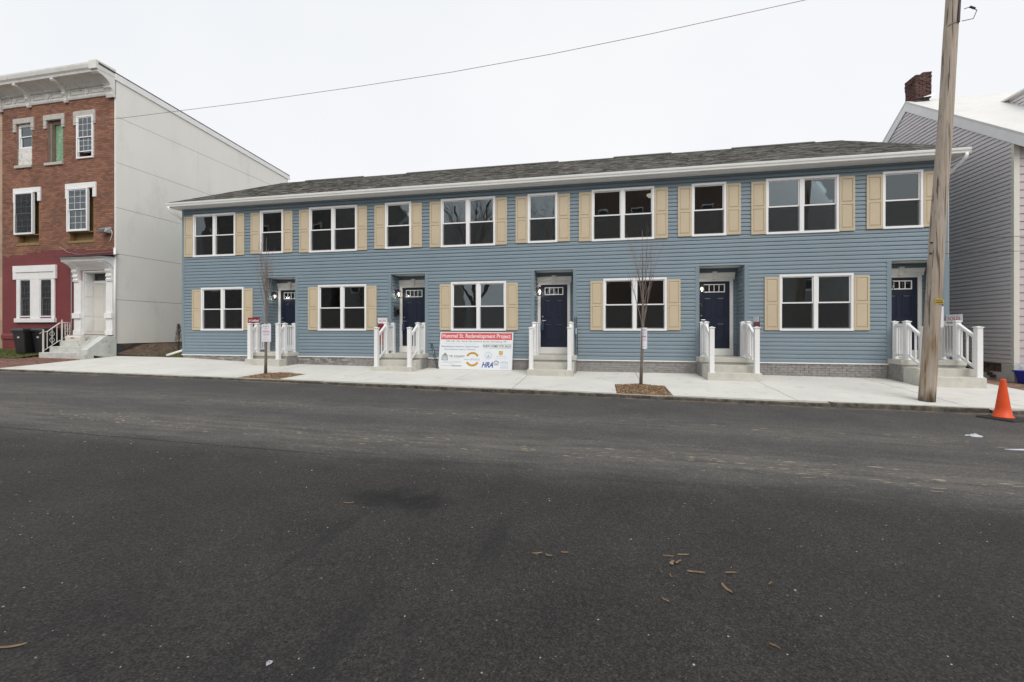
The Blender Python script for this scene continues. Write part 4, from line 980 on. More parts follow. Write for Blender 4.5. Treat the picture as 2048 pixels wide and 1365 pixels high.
# mailbox lying on the steps
mb = thing('rural_mailbox', (-19.95, -.6, 1.075), 'old white rural mailbox lying on the grey stoop steps', 'mailbox')
pr = [(-.085, 0), (.085, 0), (.085, .12), (.06, .175), (0, .195), (-.06, .175), (-.085, .12)]
MB().prism(pr, lambda q, y, z: (q, -.29 + y, 1.077 + z), -20.45, -19.72).build('body', 'mailbox_white', mb, bevel=.004)
MB().prism([(p * 1.06, q * 1.03) for p, q in pr], lambda q, y, z: (q, -.29 + y, 1.077 + z), -20.475, -20.43).build('lid', 'mailbox_white', mb)
MB().box(-20.20, -20.02, -.392, -.378, 1.17, 1.195).build('flag', 'flag_red', mb)
# wheeled bins
for i, (bx, by, lab) in enumerate(((-21.92, -.62, 'black wheeled rubbish bin under the maroon wall, the left one of two'), (-21.27, -.42, 'black wheeled rubbish bin next to the white iron railing, the right one of two'))):
    g = gz(bx, by) + .02
    o = thing('wheeled_bin', (bx, by, g), lab, 'bin', 'rubbish bins')
    b = MB(); w0, w1, d0, d1 = .23, .31, .25, .34
    b.hexa([(bx - w0, by - d0, g + .05), (bx + w0, by - d0, g + .05), (bx + w0, by + d0, g + .05), (bx - w0, by + d0, g + .05), (bx - w1, by - d1, g + .95), (bx + w1, by - d1, g + .95), (bx + w1, by + d1, g + .95), (bx - w1, by + d1, g + .95)])
    b.box(bx - w1 - .02, bx + w1 + .02, by - d1 - .03, by + d1 + .02, g + .90, g + .955); b.build('body', 'bin_black', o, bevel=.02)
    b = MB(); b.hexa([(bx - w1 - .03, by - d1 - .05, g + .957), (bx + w1 + .03, by - d1 - .05, g + .957), (bx + w1 + .03, by + d1 + .05, g + .957), (bx - w1 - .03, by + d1 + .05, g + .957), (bx - w1 + .02, by - d1, g + 1.03), (bx + w1 - .02, by - d1, g + 1.03), (bx + w1 - .02, by + d1, g + 1.06), (bx - w1 + .02, by + d1, g + 1.06)]); b.build('lid', 'bin_black', o, bevel=.012)
    for sx in (-1, 1): MB().tube([(bx + sx * .22, by + d0 - .02, g + .11), (bx + sx * .27, by + d0 - .02, g + .11)], .11, 16).build('wheel', 'rubber_black', o)
    MB().tube([(bx - .25, by + d1 + .07, g + .93), (bx + .25, by + d1 + .07, g + .93)], .016, 8).build('handle', 'bin_black', o)
    MB().box(bx - .05, bx + .05, by - .325, by - .30, g + .66, g + .72).build('decal', 'sign_pale_grey', o)
# neighbour rowhouse cut by the frame
nb = thing('pale_brick_rowhouse', (-27.5, 4, .55), 'pale brick rowhouse at the far left edge adjoining the red brick one', 'rowhouse')
b = MB(); wall_holes(b, -30.5, LX0 - .003, .3, 10.7, [(-27.6, -26.6, 5.1, 7.1), (-29.6, -28.6, 5.1, 7.1), (-27.6, -26.6, 1.9, 3.7), (-27.6, -26.6, 8.2, 10)], -.01, .3); b.build('wall', 'pale_brick', nb)
for q in ((-27.6, -26.6, 5.1, 7.1), (-29.6, -28.6, 5.1, 7.1), (-27.6, -26.6, 1.9, 3.7), (-27.6, -26.6, 8.2, 10)): MB().box(q[0], q[1], .1, .15, q[2], q[3]).build('window', 'dark_glassy', nb)
MB().prism(CP, lambda q, y, z: (q, y, z - .05), -30.5, LX0 - .13).build('cornice', 'cornice_paint', nb)
MB().box(-30.5, LX0 - .01, .31, 9.6, .3, 10.9).build('rear', 'pale_brick', nb)

# ------------------------------------------------------------------ the grey house on the right
GX = 10.57; GA = 3.92; GE = 6.50; GP_ = 9.26
gh = thing('grey_sided_house', (14, 4, .2), 'grey clapboard house with white roof and dark ragged brick chimney', 'house')
def gtop(y): return GE + (GP_ - GE) * (1 - abs(y - GA) / GA)
b = MB(); b.add([(GX, 0, .1), (GX, 2 * GA, .1), (GX, 2 * GA, GE), (GX, GA, GP_), (GX, 0, GE), (GX + .15, 0, .1), (GX + .15, 2 * GA, .1), (GX + .15, 2 * GA, GE), (GX + .15, GA, GP_), (GX + .15, 0, GE)], [(0, 4, 3, 2, 1), (5, 6, 7, 8, 9), (0, 1, 6, 5), (1, 2, 7, 6), (2, 3, 8, 7), (3, 4, 9, 8), (4, 0, 5, 9)]).box(GX + .151, 22, 0, 2 * GA, .1, GE); b.build('wall', 'grey_siding', gh)
z = .62
LAP = [(0.0, 0.0), (.06, 0.0), (.0601, .026), (.70, .021), (.88, .006), (1.0, .002)]
while z < GP_ - .03:
    def ur(zz):
        if zz <= GE: return (.05, 2 * GA)
        h = GA * (1 - (zz - GE) / (GP_ - GE)); return (GA - h, GA + h)
    B = MB(); course(B, z, .1143, ur, [], lambda u, d, zz: (GX - d, u, zz), LAP, GP_); B.build('siding_course', 'grey_siding', gh, recalc=False); z += .1143
z = .62
while z < GE - .05:
    B = MB(); course(B, z, .204, lambda zz: (GX + .1, 16), [], lambda u, d, zz: (u, -d - .001, zz), [(0, 0), (.035, 0), (.0351, .024), (1, .004)], GE - .02); B.build('front_siding_course', 'grey_front_siding', gh, recalc=False); z += .204
b = MB(); b.box(GX - .022, GX + .10, -.026, .0, .62, GE); b.box(GX - .022, GX - .001, .0, .055, .62, GE); b.build('corner_board', 'cream_trim', gh)
MB().box(GX - .03, GX + .35, -.03, .3, .0, .615).build('footing', 'old_concrete', gh, bevel=.02)
b = MB()
for i in range(120):
    py, pz = random.uniform(.3, 6), random.uniform(.1, .58); r = random.uniform(.08, .2)
    b.box(GX - .005 - random.uniform(.0, .05), GX + .05, py, py + r * 1.7, pz, min(.60, pz + r))
b.build('stone_footing', 'rubble', gh, recalc=False, kind='stuff')
MB().box(GX + .36, 16, -.012, .0, .0, .60).build('painted_footing', 'grey_front_siding', gh)
# roof slabs, rake boards
for sgn in (-1, 1):
    ye = GA + sgn * (GA + .36); ze = GE - .36 * (GP_ - GE) / GA
    MB().hexa([(GX - .06, ye, ze + .12), (22, ye, ze + .12), (22, GA, GP_ + .13), (GX - .06, GA, GP_ + .13), (GX - .06, ye, ze + .19), (22, ye, ze + .19), (22, GA, GP_ + .20), (GX - .06, GA, GP_ + .20)]).build('roof', 'white_roof', gh)
    MB().hexa([(GX - .055, ye, ze - .16), (GX - .028, ye, ze - .16), (GX - .028, GA, GP_ - .15), (GX - .055, GA, GP_ - .15), (GX - .055, ye, ze + .118), (GX - .028, ye, ze + .118), (GX - .028, GA, GP_ + .128), (GX - .055, GA, GP_ + .128)]).build('rake_board', 'white_paint', gh)
ze = GE - .36 * (GP_ - GE) / GA
b = MB(); b.box(GX - .02, 22, -.36, .0, GE - .20, GE - .17); b.build('eave_soffit', 'old_wood', gh)
MB().box(GX - .027, 22, -.39, -.361, ze - .02, ze + .11).build('eave_fascia', 'old_wood', gh)
# dormer at the frame edge
DX = 12.54
b = MB(); zt = 8.62
def rz_(y): return GE + (GP_ - GE) * y / GA + .19
b.add([(DX, .9, rz_(.9)), (DX, 2.75, rz_(2.75)), (DX, .9, 8.62), (DX + 3, .9, rz_(.9)), (DX + 3, 2.75, rz_(2.75)), (DX + 3, .9, 8.62)], [(0, 2, 1), (3, 4, 5), (0, 3, 5, 2), (2, 5, 4, 1)]); b.build('dormer', 'grey_siding', gh)
z = rz_(.9)
while z < 8.6:
    B = MB(); course(B, z, .1143, lambda zz: (.9, max(.92, (zz - .19 - GE) / (GP_ - GE) * GA)) if True else None, [], lambda u, d, zz: (DX - d, u, zz), LAP, 8.62); B.build('dormer_siding', 'grey_siding', gh, recalc=False); z += .1143
MB().box(DX - .12, DX + 3.1, .6, 3.2, 8.62, 8.68).build('dormer_roof', 'white_roof', gh)
# crooked chimney, brick by brick
ch = MB().add([(GX + .12, 3.72, 9.3), (GX + .53, 3.72, 9.3), (GX + .53, 4.18, 9.3), (GX + .12, 4.22, 9.3), (GX + .13, 3.74, 10.05), (GX + .53, 3.74, 10.25), (GX + .53, 4.2, 10.2), (GX + .13, 4.2, 9.95)], [(0, 3, 2, 1), (4, 5, 6, 7), (0, 1, 5, 4), (1, 2, 6, 5), (2, 3, 7, 6), (3, 0, 4, 7)]).build('chimney', 'chimney_mortar', gh)
zr = 9.42; row = 0
while zr < 10.36:
    lean = 0.0; flare = .012 if zr > 10.0 else 0
    for (ax, s0, s1) in (('f', GX + .10 - flare, GX + .56 + flare), ('l', 3.68, 4.20)):
        u = s0 - (row % 2) * .1
        while u < s1 - .02:
            a, c = max(u, s0), min(u + .2, s1); u += .212
            if c - a < .03: continue
            topz = 10.24 + (.12 * ((a - GX - .10) / .44) if ax == 'f' else -.04 - .05 * (a - 3.68)); 
            if zr > topz + random.uniform(-.06, .03): continue
            j = random.uniform(-.016, .010); rz = random.uniform(-.006, .006)
            if ax == 'f': B = MB().box(a + .006 + lean, c + lean, 3.68 + j, 3.80, zr + rz, zr + .058)
            else: B = MB().box(GX + .10 - flare + j + lean, GX + .2 + lean, a + .006, c, zr + rz, zr + .058)
            B.build('brick', 'chimney_brick', ch)
    zr += .068; row += 1
b = MB(); b.hexa([(GX + .30, 3.60, 9.40), (GX + .60, 3.60, 9.44), (GX + .60, 3.70, 9.48), (GX + .30, 3.70, 9.44), (GX + .30, 3.62, 9.43), (GX + .63, 3.62, 9.52), (GX + .63, 3.70, 9.54), (GX + .30, 3.70, 9.47)]); b.build('flashing', 'galvanised', ch)
# blue tub in front of it
o = thing('plastic_tub', (10.75, -.25, gz(10.75, -.25)), 'blue plastic tub against the front of the grey house', 'tub')
g = gz(10.75, -.25)
MB().hexa([(10.55, -.42, g), (10.95, -.42, g), (10.95, -.12, g), (10.55, -.12, g), (10.50, -.47, g + .30), (11.0, -.47, g + .30), (11.0, -.07, g + .30), (10.50, -.07, g + .30)]).build('body', 'blue_plastic', o, bevel=.02)
b = MB()
for q in ((10.48, 11.02, -.49, -.455), (10.48, 11.02, -.085, -.05), (10.48, 10.515, -.455, -.085), (10.985, 11.02, -.455, -.085)): b.box(*q, g + .285, g + .325)
b.build('rim', 'blue_plastic', o)

# ------------------------------------------------------------------ street saplings with notices
def branch(B, p, d, l, r, depth, rng, twigs):
    pts = [Vector(p)]; rs = [r]; n = 5; d = Vector(d).normalized()
    for i in range(n):
        d = (d + Vector((rng.uniform(-.10, .10), rng.uniform(-.10, .10), .06))).normalized(); pts.append(pts[-1] + d * l / n); rs.append(r * (1 - .75 * (i + 1) / n))
    B.tube(pts, rs, 6 if r > .008 else 4, cap=False)
    if depth > 0:
        for i in range(twigs):
            q = rng.uniform(.25, .95); k = min(int(q * n), n - 1); pp = pts[k].lerp(pts[k + 1], q * n - k)
            a = rng.uniform(0, 6.3); dd = (d * .9 + Vector((math.cos(a) * .45, math.sin(a) * .45, .35))).normalized()
            branch(B, pp, dd, l * rng.uniform(.18, .42), max(.0022, r * .42 * (1 - q * .5)), depth - 1, rng, 2)
def sapling(x, y, top, fork, lean, seed, label, nb, spread):
    rng = random.Random(seed); g = gz(x, y) - .02
    o = thing('sapling', (x, y, g), label, 'tree', 'street saplings')
    pts = [(x, y, g), (x + lean * .3, y, g + .5), (x + lean * .7, y, g + 1.0), (x + lean, y, fork), (x + lean * .95, y, fork + (top - fork) * .35), (x + lean * .8, y, fork + (top - fork) * .7), (x + lean * .7, y, top)]
    b = MB(); b.tube(pts, [.044, .037, .034, .033, .020, .010, .003], 10); b.build('trunk', 'tree_bark', o, smooth=True)
    for i in range(nb):
        a = 2 * math.pi * i / nb + rng.uniform(-.4, .4); z = fork + (-.1 + 1.15 * ((i * 5) % nb) / nb); sp = rng.uniform(.10, .30) * spread
        l = (top - z) * rng.uniform(.62, .92)
        B = MB(); branch(B, (x + lean * .95, y, z), (math.cos(a) * sp, math.sin(a) * sp, 1), l, rng.uniform(.009, .0135), 2, rng, 5)
        B.build('branch', 'twig', o, recalc=False)
    return o
sapling(-9.53, -2.55, 4.20, 1.75, .03, 3, 'bare thin sapling in the left soil pit with a flat paper notice on its trunk', 11, 1.0)
sapling(1.04, -2.42, 3.95, 1.62, .05, 11, 'bare thin sapling in the right soil pit with a narrow curled notice', 10, .9)
def notice(name, label, x, y, z0, z1, wd, curl, yaw):
    o = thing(name, (x, y, z0), label, 'notice'); n = 8
    def f3(u, z, off=0.0):
        t = u / wd * 2; yy = y - .045 + curl * t * t * .06 - off
        return (x + u * math.cos(yaw), yy + u * math.sin(yaw), z0 + z)
    b = MB(); h = z1 - z0
    for i in range(n + 1):
        u = -wd / 2 + wd * i / n; b.v += [f3(u, 0), f3(u, h), f3(u, 0, -.0015), f3(u, h, -.0015)]
    for i in range(n):
        a = i * 4; b.f += [(a, a + 4, a + 5, a + 1), (a + 2, a + 3, a + 7, a + 6), (a, a + 2, a + 6, a + 4), (a + 1, a + 5, a + 7, a + 3)]; b.m += [0] * 4
    b.build('sheet', 'paper', o)
    F = lambda u, z: f3(u, z, .0012)
    b = MB(); text_mesh(b, 'NO', F, 0, h * .70, h * .09, align='CENTER'); text_mesh(b, 'PARKING', F, 0, h * .54, h * .13, align='CENTER', width=wd * .72, bold=.02)
    b.build('red_lettering', 'ink_red', o, recalc=False)
    b = MB()
    for zz, k, th in ((.86, .62, .055), (.785, .8, .012), (.47, .78, .016), (.40, .72, .03), (.345, .6, .012), (.22, .3, .016), (.10, .75, .012)):
        m_ = 10
        for i in range(m_):
            if (i * 7 + int(zz * 100)) % 5 == 0: continue
            u0 = -wd * k / 2 + wd * k * i / m_; b.quad(F(u0, h * zz), F(u0 + wd * k / m_ * .86, h * zz), F(u0 + wd * k / m_ * .86, h * (zz + th)), F(u0, h * (zz + th)))
    b.build('small_print', 'ink_grey', o, recalc=False)
notice('paper_notice', 'white paper no parking notice fixed flat to the left sapling', -9.47, -2.56, 1.15, 1.66, .31, .25, 0.0)
notice('paper_notice', 'white paper no parking notice wrapped narrow round the right sapling', 1.12, -2.43, 1.03, 1.55, .16, 1.6, .25)

# ------------------------------------------------------------------ utility pole and wires
pb = (6.70, -3.02); g = gz(*pb)
pole = thing('utility_pole', (pb[0], pb[1], g), 'leaning weathered wooden utility pole at the kerb', 'utility pole')
b = MB(); rng = random.Random(5); pts = []; rs = []
for i in range(30):
    t = i / 29; z = g - .05 + t * 11.0
    pts.append((pb[0] + .056 * (z - g) + .006 * math.sin(z * 1.3), pb[1] + .004 * math.sin(z * 2), z)); rs.append(.136 - .0030 * (z - g) * 1.0 + rng.uniform(-.0015, .0015))
b.tube(pts, rs, 20); b.build('shaft', 'pole_wood', pole, smooth=True)
def pole_at(z): return pb[0] + .056 * (z - g)
z = 2.07; MB().box(pole_at(z) - .05, pole_at(z) + .09, pb[1] - .138, pb[1] - .118, z - .035, z + .06).build('yellow_tag', 'yellow_tag', pole)
b = MB(); [b.box(pole_at(z) - .04 + .024 * i, pole_at(z) - .022 + .024 * i, pb[1] - .1390, pb[1] - .1383, z + .022, z + .045) for i in range(5)]; b.box(pole_at(z) - .04, pole_at(z) + .08, pb[1] - .1390, pb[1] - .1383, z - .02, z + .005); b.build('tag_print', 'ink_black', pole, recalc=False)
b = MB(); b.box(pole_at(1.9) + .075, pole_at(1.9) + .13, pb[1] - .095, pb[1] - .088, 1.55, 1.98); b.build('stapled_paper', 'paper', pole)
for zz, dx in ((1.2, -.04), (1.45, -.05), (1.7, .02), (2.5, -.06), (1.0, .03)): MB().box(pole_at(zz) + dx - .007, pole_at(zz) + dx + .007, pb[1] - .130, pb[1] - .112, zz, zz + .006).build('staple', 'galvanised', pole)
for zz in (3.30, 3.08): MB().tube([(pole_at(zz) - .15, pb[1] - .05, zz), (pole_at(zz) - .09, pb[1] - .05, zz)], .018, 8).build('bolt', 'black_metal', pole)
b = MB(); b.tube([(pole_at(7.75) + .112 * math.cos(t * .42 - 2.7), pb[1] + .112 * math.sin(t * .42 - 2.7), 7.72 + .012 * t) for t in range(9)], .014, 6); b.build('guy_wrap', 'old_wood', pole)
b = MB(); b.tube([(pole_at(7.9) + .12, pb[1] - .08, 7.78), (pole_at(7.9) + .30, pb[1] - .1, 7.79), (pole_at(7.9) + .36, pb[1] - .1, 7.95), (pole_at(7.9) + .26, pb[1] - .1, 8.04), (pole_at(7.9) + .16, pb[1] - .08, 8.02)], .008, 6); b.build('loose_wire', 'wire_black', pole)
MB().tube([(pole_at(7.9) + .24, pb[1] - .1, 8.04), (pole_at(7.9) + .33, pb[1] - .1, 7.99)], .02, 8).build('clamp', 'wire_black', pole)
b = MB(); b.tube([(pole_at(7.8) + .04, pb[1] - .11, 7.75), (pole_at(8.0) + .05, pb[1] - .10, 8.1), (pole_at(9) + .06, pb[1] - .10, 9.2)], .03, 6); b.build('cable_drop', 'wire_black', pole)
WP = [(-34, 8.6), (-26, 8.2), (-19.1, 7.99), (-14.4, 7.92), (-9.65, 7.94), (-6.5, 8.0), (-3.7, 8.08), (-1.15, 8.22), (1.19, 8.40), (3.33, 8.60), (4.58, 8.72), (7.4, 9.03)]
b = MB(); b.tube([(x, -3, z) for x, z in WP], .0065, 6, cap=False); b.build('overhead_wire', 'wire_red', label='thin reddish overhead wire sagging across the sky above the roof', category='wire', smooth=True)
for (z0, z1, lab) in ((3.29, 3.92, 'upper thin service wire running from the pole to the grey house'), (3.06, 3.53, 'lower thin service wire running from the pole to the grey house')):
    MB().tube([(pole_at(z0), pb[1], z0), (8.2, -1.9, (z0 + z1) / 2 - .05), (10.9, -.02, z1)], .006, 5).build('service_wire', 'wire_black', label=lab, category='wire', group='service wires')

# ------------------------------------------------------------------ signs
sg = bpy.data.objects.new('project_sign', None); C.objects.link(sg); sg.location = (-3.86, -.27, gz(-3.86, -.27) + .005); sg.rotation_euler = (R(-9.5), R(.35), 0)
sg['label'] = 'large white project sign with red title band leaning on the blue wall'; sg['category'] = 'sign'; WLOC[sg.name] = Vector((0, 0, 0))
SW, SH = 2.44, 1.21
def on(mat, fn, name='lettering', par=None):
    B = MB(); fn(B); return B.build(name, mat, par or board, recalc=False)
board = MB().box(-SW / 2, SW / 2, 0, .018, 0, SH).build('board', 'sign_white', sg)
FX = lambda x, z: (x - SW / 2, -.0022, z)
FX2 = lambda x, z: (x - SW / 2, -.0044, z)
def rect(B, x0, x1, z0, z1, F=FX): B.quad(F(x0, z0), F(x1, z0), F(x1, z1), F(x0, z1))
on('sign_red', lambda B: rect(B, .035, 2.405, .965, 1.185), 'title_band')
on('sign_white', lambda B: text_mesh(B, 'Hummel St. Redevelopment Project', FX2, SW / 2, 1.025, .185, align='CENTER', width=2.28, bold=.010))
on('sign_text_grey', lambda B: text_mesh(B, '238, 240, 242, 244 & 246 Hummel Street, Harrisburg, PA', FX, SW / 2, .885, .072, align='CENTER', width=2.02, shear=.12))
on('sign_pale_grey', lambda B: text_mesh(B, 'THE COMMONWEALTH OF PENNSYLVANIA', FX, .70, .812, .035, align='CENTER', width=1.10))
def two(B): text_mesh(B, 'Redevelopment Assistance Capital Program', FX, .70, .715, .078, align='CENTER', width=1.26); text_mesh(B, 'Honorable Josh Shapiro, Governor', FX, .70, .625, .064, align='CENTER', width=1.06, shear=.25)
on('sign_blue', two)
def nh(B):
    for q in ((1.47, 2.38, .825, .831), (1.47, 2.38, .697, .703), (1.47, 1.474, .703, .825), (2.376, 2.38, .703, .825)): rect(B, *q)
    text_mesh(B, 'NEW HOMES FOR SALE', FX, 1.925, .728, .104, align='CENTER', width=.82, bold=.010)
    B.add([FX(1.475, .73), FX(1.50, .763), FX(1.475, .80)], [(0, 1, 2)]); B.add([FX(2.375, .73), FX(2.375, .80), FX(2.35, .763)], [(0, 1, 2)])
on('ink_black', nh)
def line(B, pts, wd, F=FX):
    for (x0, z0), (x1, z1) in zip(pts, pts[1:]):
        dx, dz = x1 - x0, z1 - z0; l = math.hypot(dx, dz) or 1; nx, nz2 = -dz / l * wd / 2, dx / l * wd / 2
        B.quad(F(x0 + nx, z0 + nz2), F(x1 + nx, z1 + nz2), F(x1 - nx, z1 - nz2), F(x0 - nx, z0 - nz2))
def tri(B):
    for s_ in (0, .04, .078): line(B, [(.11 + s_ * .95, .30 + s_ * .4), (.11 + s_ * .95, .42 + s_ * .15), (.205 + s_ * .15, .525 - s_ * .75), (.30 - s_ * .95 + .0, .42 + s_ * .05), (.30 - s_ * .95, .30 + s_ * .4)], .013)
    line(B, [(.10, .295), (.31, .295)], .013)
    text_mesh(B, 'TRI COUNTY', FX, .355, .385, .088, width=.52, bold=.020, space=1.15)
on('ink_black', tri, 'house_logo')
on('sign_pale_grey', lambda B: text_mesh(B, 'HOUSING', FX, .355, .325, .035, width=.36, space=1.4))
def fine_(B):
    for zz, a, c in ((.245, .16, .74), (.205, .11, .78), (.165, .36, .52)):
        x = a
        while x < c:
            wd = random.uniform(.02, .06); rect(B, x, min(c, x + wd), zz, zz + .015); x += wd + .012
    x = .10
    while x < .42: rect(B, x, x + .05, .10, .118); x += .062
on('sign_pale_grey', fine_, 'small_print')
on('sign_text_grey', lambda B: [rect(B, .45 + .048 * i, .45 + .048 * i + .034, .095, .125) for i in range(7)], 'small_print')
def arc(B, cx, cz, r0, r1, a0, a1, F=FX, n=14):
    for i in range(n):
        t0, t1 = R(a0 + (a1 - a0) * i / n), R(a0 + (a1 - a0) * (i + 1) / n)
        B.quad(F(cx + r0 * math.cos(t0), cz + r0 * math.sin(t0)), F(cx + r0 * math.cos(t1), cz + r0 * math.sin(t1)), F(cx + r1 * math.cos(t1), cz + r1 * math.sin(t1)), F(cx + r1 * math.cos(t0), cz + r1 * math.sin(t0)))
def gold(B): arc(B, 1.135, .335, .165, .232, 28, 152); arc(B, 1.135, .335, .165, .238, 208, 332)
on('sign_gold', gold, 'gold_ring')
def arctext(B, s, cx, cz, r, a0, a1, size, flip):
    for i, chh in enumerate(s):
        if chh == ' ': continue
        t = R(a0 + (a1 - a0) * (i + .5) / len(s)); th = t - math.pi / 2 if not flip else t + math.pi / 2
        px, pz = cx + r * math.cos(t), cz + r * math.sin(t)
        text_mesh(B, chh, lambda x, z: FX2(px + x * math.cos(th) - z * math.sin(th), pz + x * math.sin(th) + z * math.cos(th)), -.013, -.015, .045)
def at_(B): arctext(B, 'CELEBRATING', 1.135, .335, .198, 148, 32, .05, False); arctext(B, '50 YEARS', 1.135, .335, .200, 222, 318, .05, True)
on('ink_black', at_, 'ring_lettering')
on('sign_pale_blue', lambda B: text_mesh(B, 'PHFA', FX, 1.09, .285, .115, width=.30))
on('sign_sky', lambda B: [B.add([FX(.86 + .06 * i, .31), FX(.93 + .06 * i, .31), FX(.91 + .06 * i, .345 - .008 * i)], [(0, 1, 2)]) for i in range(4)], 'swoosh')
on('sign_blue', lambda B: text_mesh(B, 'HRA', FX, 1.45, .085, .235, width=.38, shear=.32, bold=.035))
def seal(B):
    arc(B, 1.655, .46, .108, .118, 0, 360, n=28); arc(B, 1.655, .46, .088, .093, 0, 360, n=28)
    B.add([FX(1.59, .435), FX(1.72, .435), FX(1.69, .40), FX(1.62, .40)], [(0, 3, 2, 1)]); B.add([FX(1.63, .44), FX(1.68, .44), FX(1.665, .50), FX(1.645, .50)], [(0, 1, 2, 3)])
on('sign_pale_blue', seal, 'round_seal')
def crest(B):
    B.add([FX(2.0, .62), FX(2.03, .60), FX(2.06, .62), FX(2.09, .60), FX(2.12, .62), FX(2.125, .50), FX(2.06, .475), FX(1.995, .50)], [(0, 7, 6, 5, 4, 3, 2, 1)])
on('sign_gold', crest, 'crest'); on('sign_white', lambda B: text_mesh(B, 'PA', FX2, 2.062, .525, .06, align='CENTER'), 'crest_lettering')
on('sign_pale_blue', lambda B: [rect(B, 1.92 + .026 * i, 1.92 + .026 * i + .019, .435, .452) for i in range(12)] + [rect(B, 1.88 + .026 * i, 1.88 + .026 * i + .02, .37, .378) for i in range(15)], 'small_print')
def eho(B):
    line(B, [(1.83, .245), (1.92, .30), (2.01, .245)], .018); line(B, [(1.855, .25), (1.855, .165), (1.985, .165), (1.985, .25)], .014); rect(B, 1.895, 1.945, .222, .236); rect(B, 1.895, 1.945, .19, .204)
on('ink_black', eho, 'house_symbol')
def temple(B):
    line(B, [(2.06, .245), (2.18, .285), (2.30, .245), (2.06, .245)], .010)
    for x in (2.08, 2.28): line(B, [(x, .08), (x, .24)], .010)
    line(B, [(2.05, .075), (2.31, .075)], .012); rect(B, 2.115, 2.245, .10, .106); rect(B, 2.115, 2.245, .205, .211); 
    for x in (2.13, 2.165, 2.2, 2.23): line(B, [(x, .11), (x, .2)], .006)
on('sign_pale_blue', temple, 'temple_symbol')
# estate-agent signs standing beside the railings
def yard_sign(x0, x1, y, ztop, zr, label, txt, mat, ink, panel):
    g = gz((x0 + x1) / 2, y); o = thing('yard_sign', ((x0 + x1) / 2, y, g), label, 'sign')
    b = MB()
    for x in (x0 + .02, x1 - .02): b.box(x - .008, x + .008, y + .006, y + .02, g, ztop)
    b.box(x0 + .028, x1 - .028, y + .006, y + .02, zr - .03, zr - .015); b.build('frame', 'black_metal', o)
    rd = MB().box(x0, x1, y, y + .005, zr, ztop).build('rider', mat, o)
    B = MB(); text_mesh(B, txt, lambda x, z: (x, y - .0012, z), (x0 + x1) / 2, zr + (ztop - zr) * .28, (ztop - zr) * .62, align='CENTER', width=(x1 - x0) * .86, bold=.02); B.build('lettering', ink, rd, recalc=False)
    MB().box(x0 + .03, x1 - .03, y, y + .005, zr - .72, zr - .035).build('panel', panel, o)
yard_sign(-12.22, -11.74, -.30, 1.93, 1.735, 'dark red yard sign lettered air conditioned at the leftmost stoop', 'Air Conditioned', 'rider_red', 'sign_white', 'panel_dark')
yard_sign(-7.19, -6.85, -.30, 1.885, 1.715, 'white yard sign with red under contract lettering at the second stoop', 'UNDER CONTRACT', 'sign_white', 'ink_red', 'rider_red')
o = thing('yard_sign', (9.06, -.27, gz(9.06, -.27)), 'white yard sign with red sold lettering beside the utility pole', 'sign'); g = gz(9.06, -.27)
for y in (-.52, -.03): MB().box(9.062, 9.076, y - .008, y + .008, g, 1.90).build('leg', 'black_metal', o)
rd = MB().box(9.055, 9.060, -.55, .0, 1.70, 1.90).build('rider', 'sign_white', o)
B = MB(); text_mesh(B, 'SOLD', lambda u, z: (9.0538, -u, z), .275, 1.745, .135, align='CENTER', width=.40, bold=.015); B.build('lettering', 'ink_red', rd, recalc=False)
MB().box(9.055, 9.060, -.53, -.02, 1.0, 1.68).build('panel', 'panel_dark', o)
o = thing('yard_sign', (4.29, -.55, gz(4.29, -.5)), 'yard sign seen edge-on behind the right railing of the fourth stoop', 'sign')
b = MB(); g = gz(4.29, -.5)
for y in (-.72, -.33): b.box(4.285, 4.30, y - .008, y + .008, g, 1.86)
b.build('frame', 'black_metal', o)
MB().box(4.275, 4.281, -.74, -.31, 1.72, 1.86).build('rider', 'sign_white', o); MB().box(4.275, 4.281, -.73, -.32, 1.0, 1.71).build('panel', 'rider_red', o)
# bare black sign frames leaning on the wall
for nm, pts2, lab in (('u', [(-5.44, -.035, 1.06), (-5.10, -.30, .245)], 'bare black sign frame leaning against the wall left of the project board'), ('v', [(-.70, -.10, 1.90), (-.66, -.14, .722)], 'bare black sign frame propped upright on the right side of the middle stoop')):
    (xa, ya, za), (xb, yb, zb) = pts2
    o = thing('sign_frame', (xb, yb, zb), lab, 'frame', 'bare sign frames')
    for k, off in enumerate((0, .055)): MB().tube([(xa + off, ya, za), ((xa + xb) / 2 + off, (ya + yb) / 2, (za + zb) / 2), (xb + off, yb, zb)], .009, 6).build('leg', 'black_metal', o)
    for t in (.05, .3, .55, .8): MB().tube([(xa + (xb - xa) * t, ya + (yb - ya) * t, za + (zb - za) * t), (xa + (xb - xa) * (t + .05) + .055, ya + (yb - ya) * (t + .05), za + (zb - za) * (t + .05))], .006, 5).build('rung', 'black_metal', o)
    MB().box(xa + .3 * (xb - xa) + .012, xa + .3 * (xb - xa) + .05, ya + .3 * (yb - ya) - .012, ya + .3 * (yb - ya) - .009, za + .45 * (zb - za), za + .3 * (zb - za)).build('tag', 'sign_pale_grey', o)

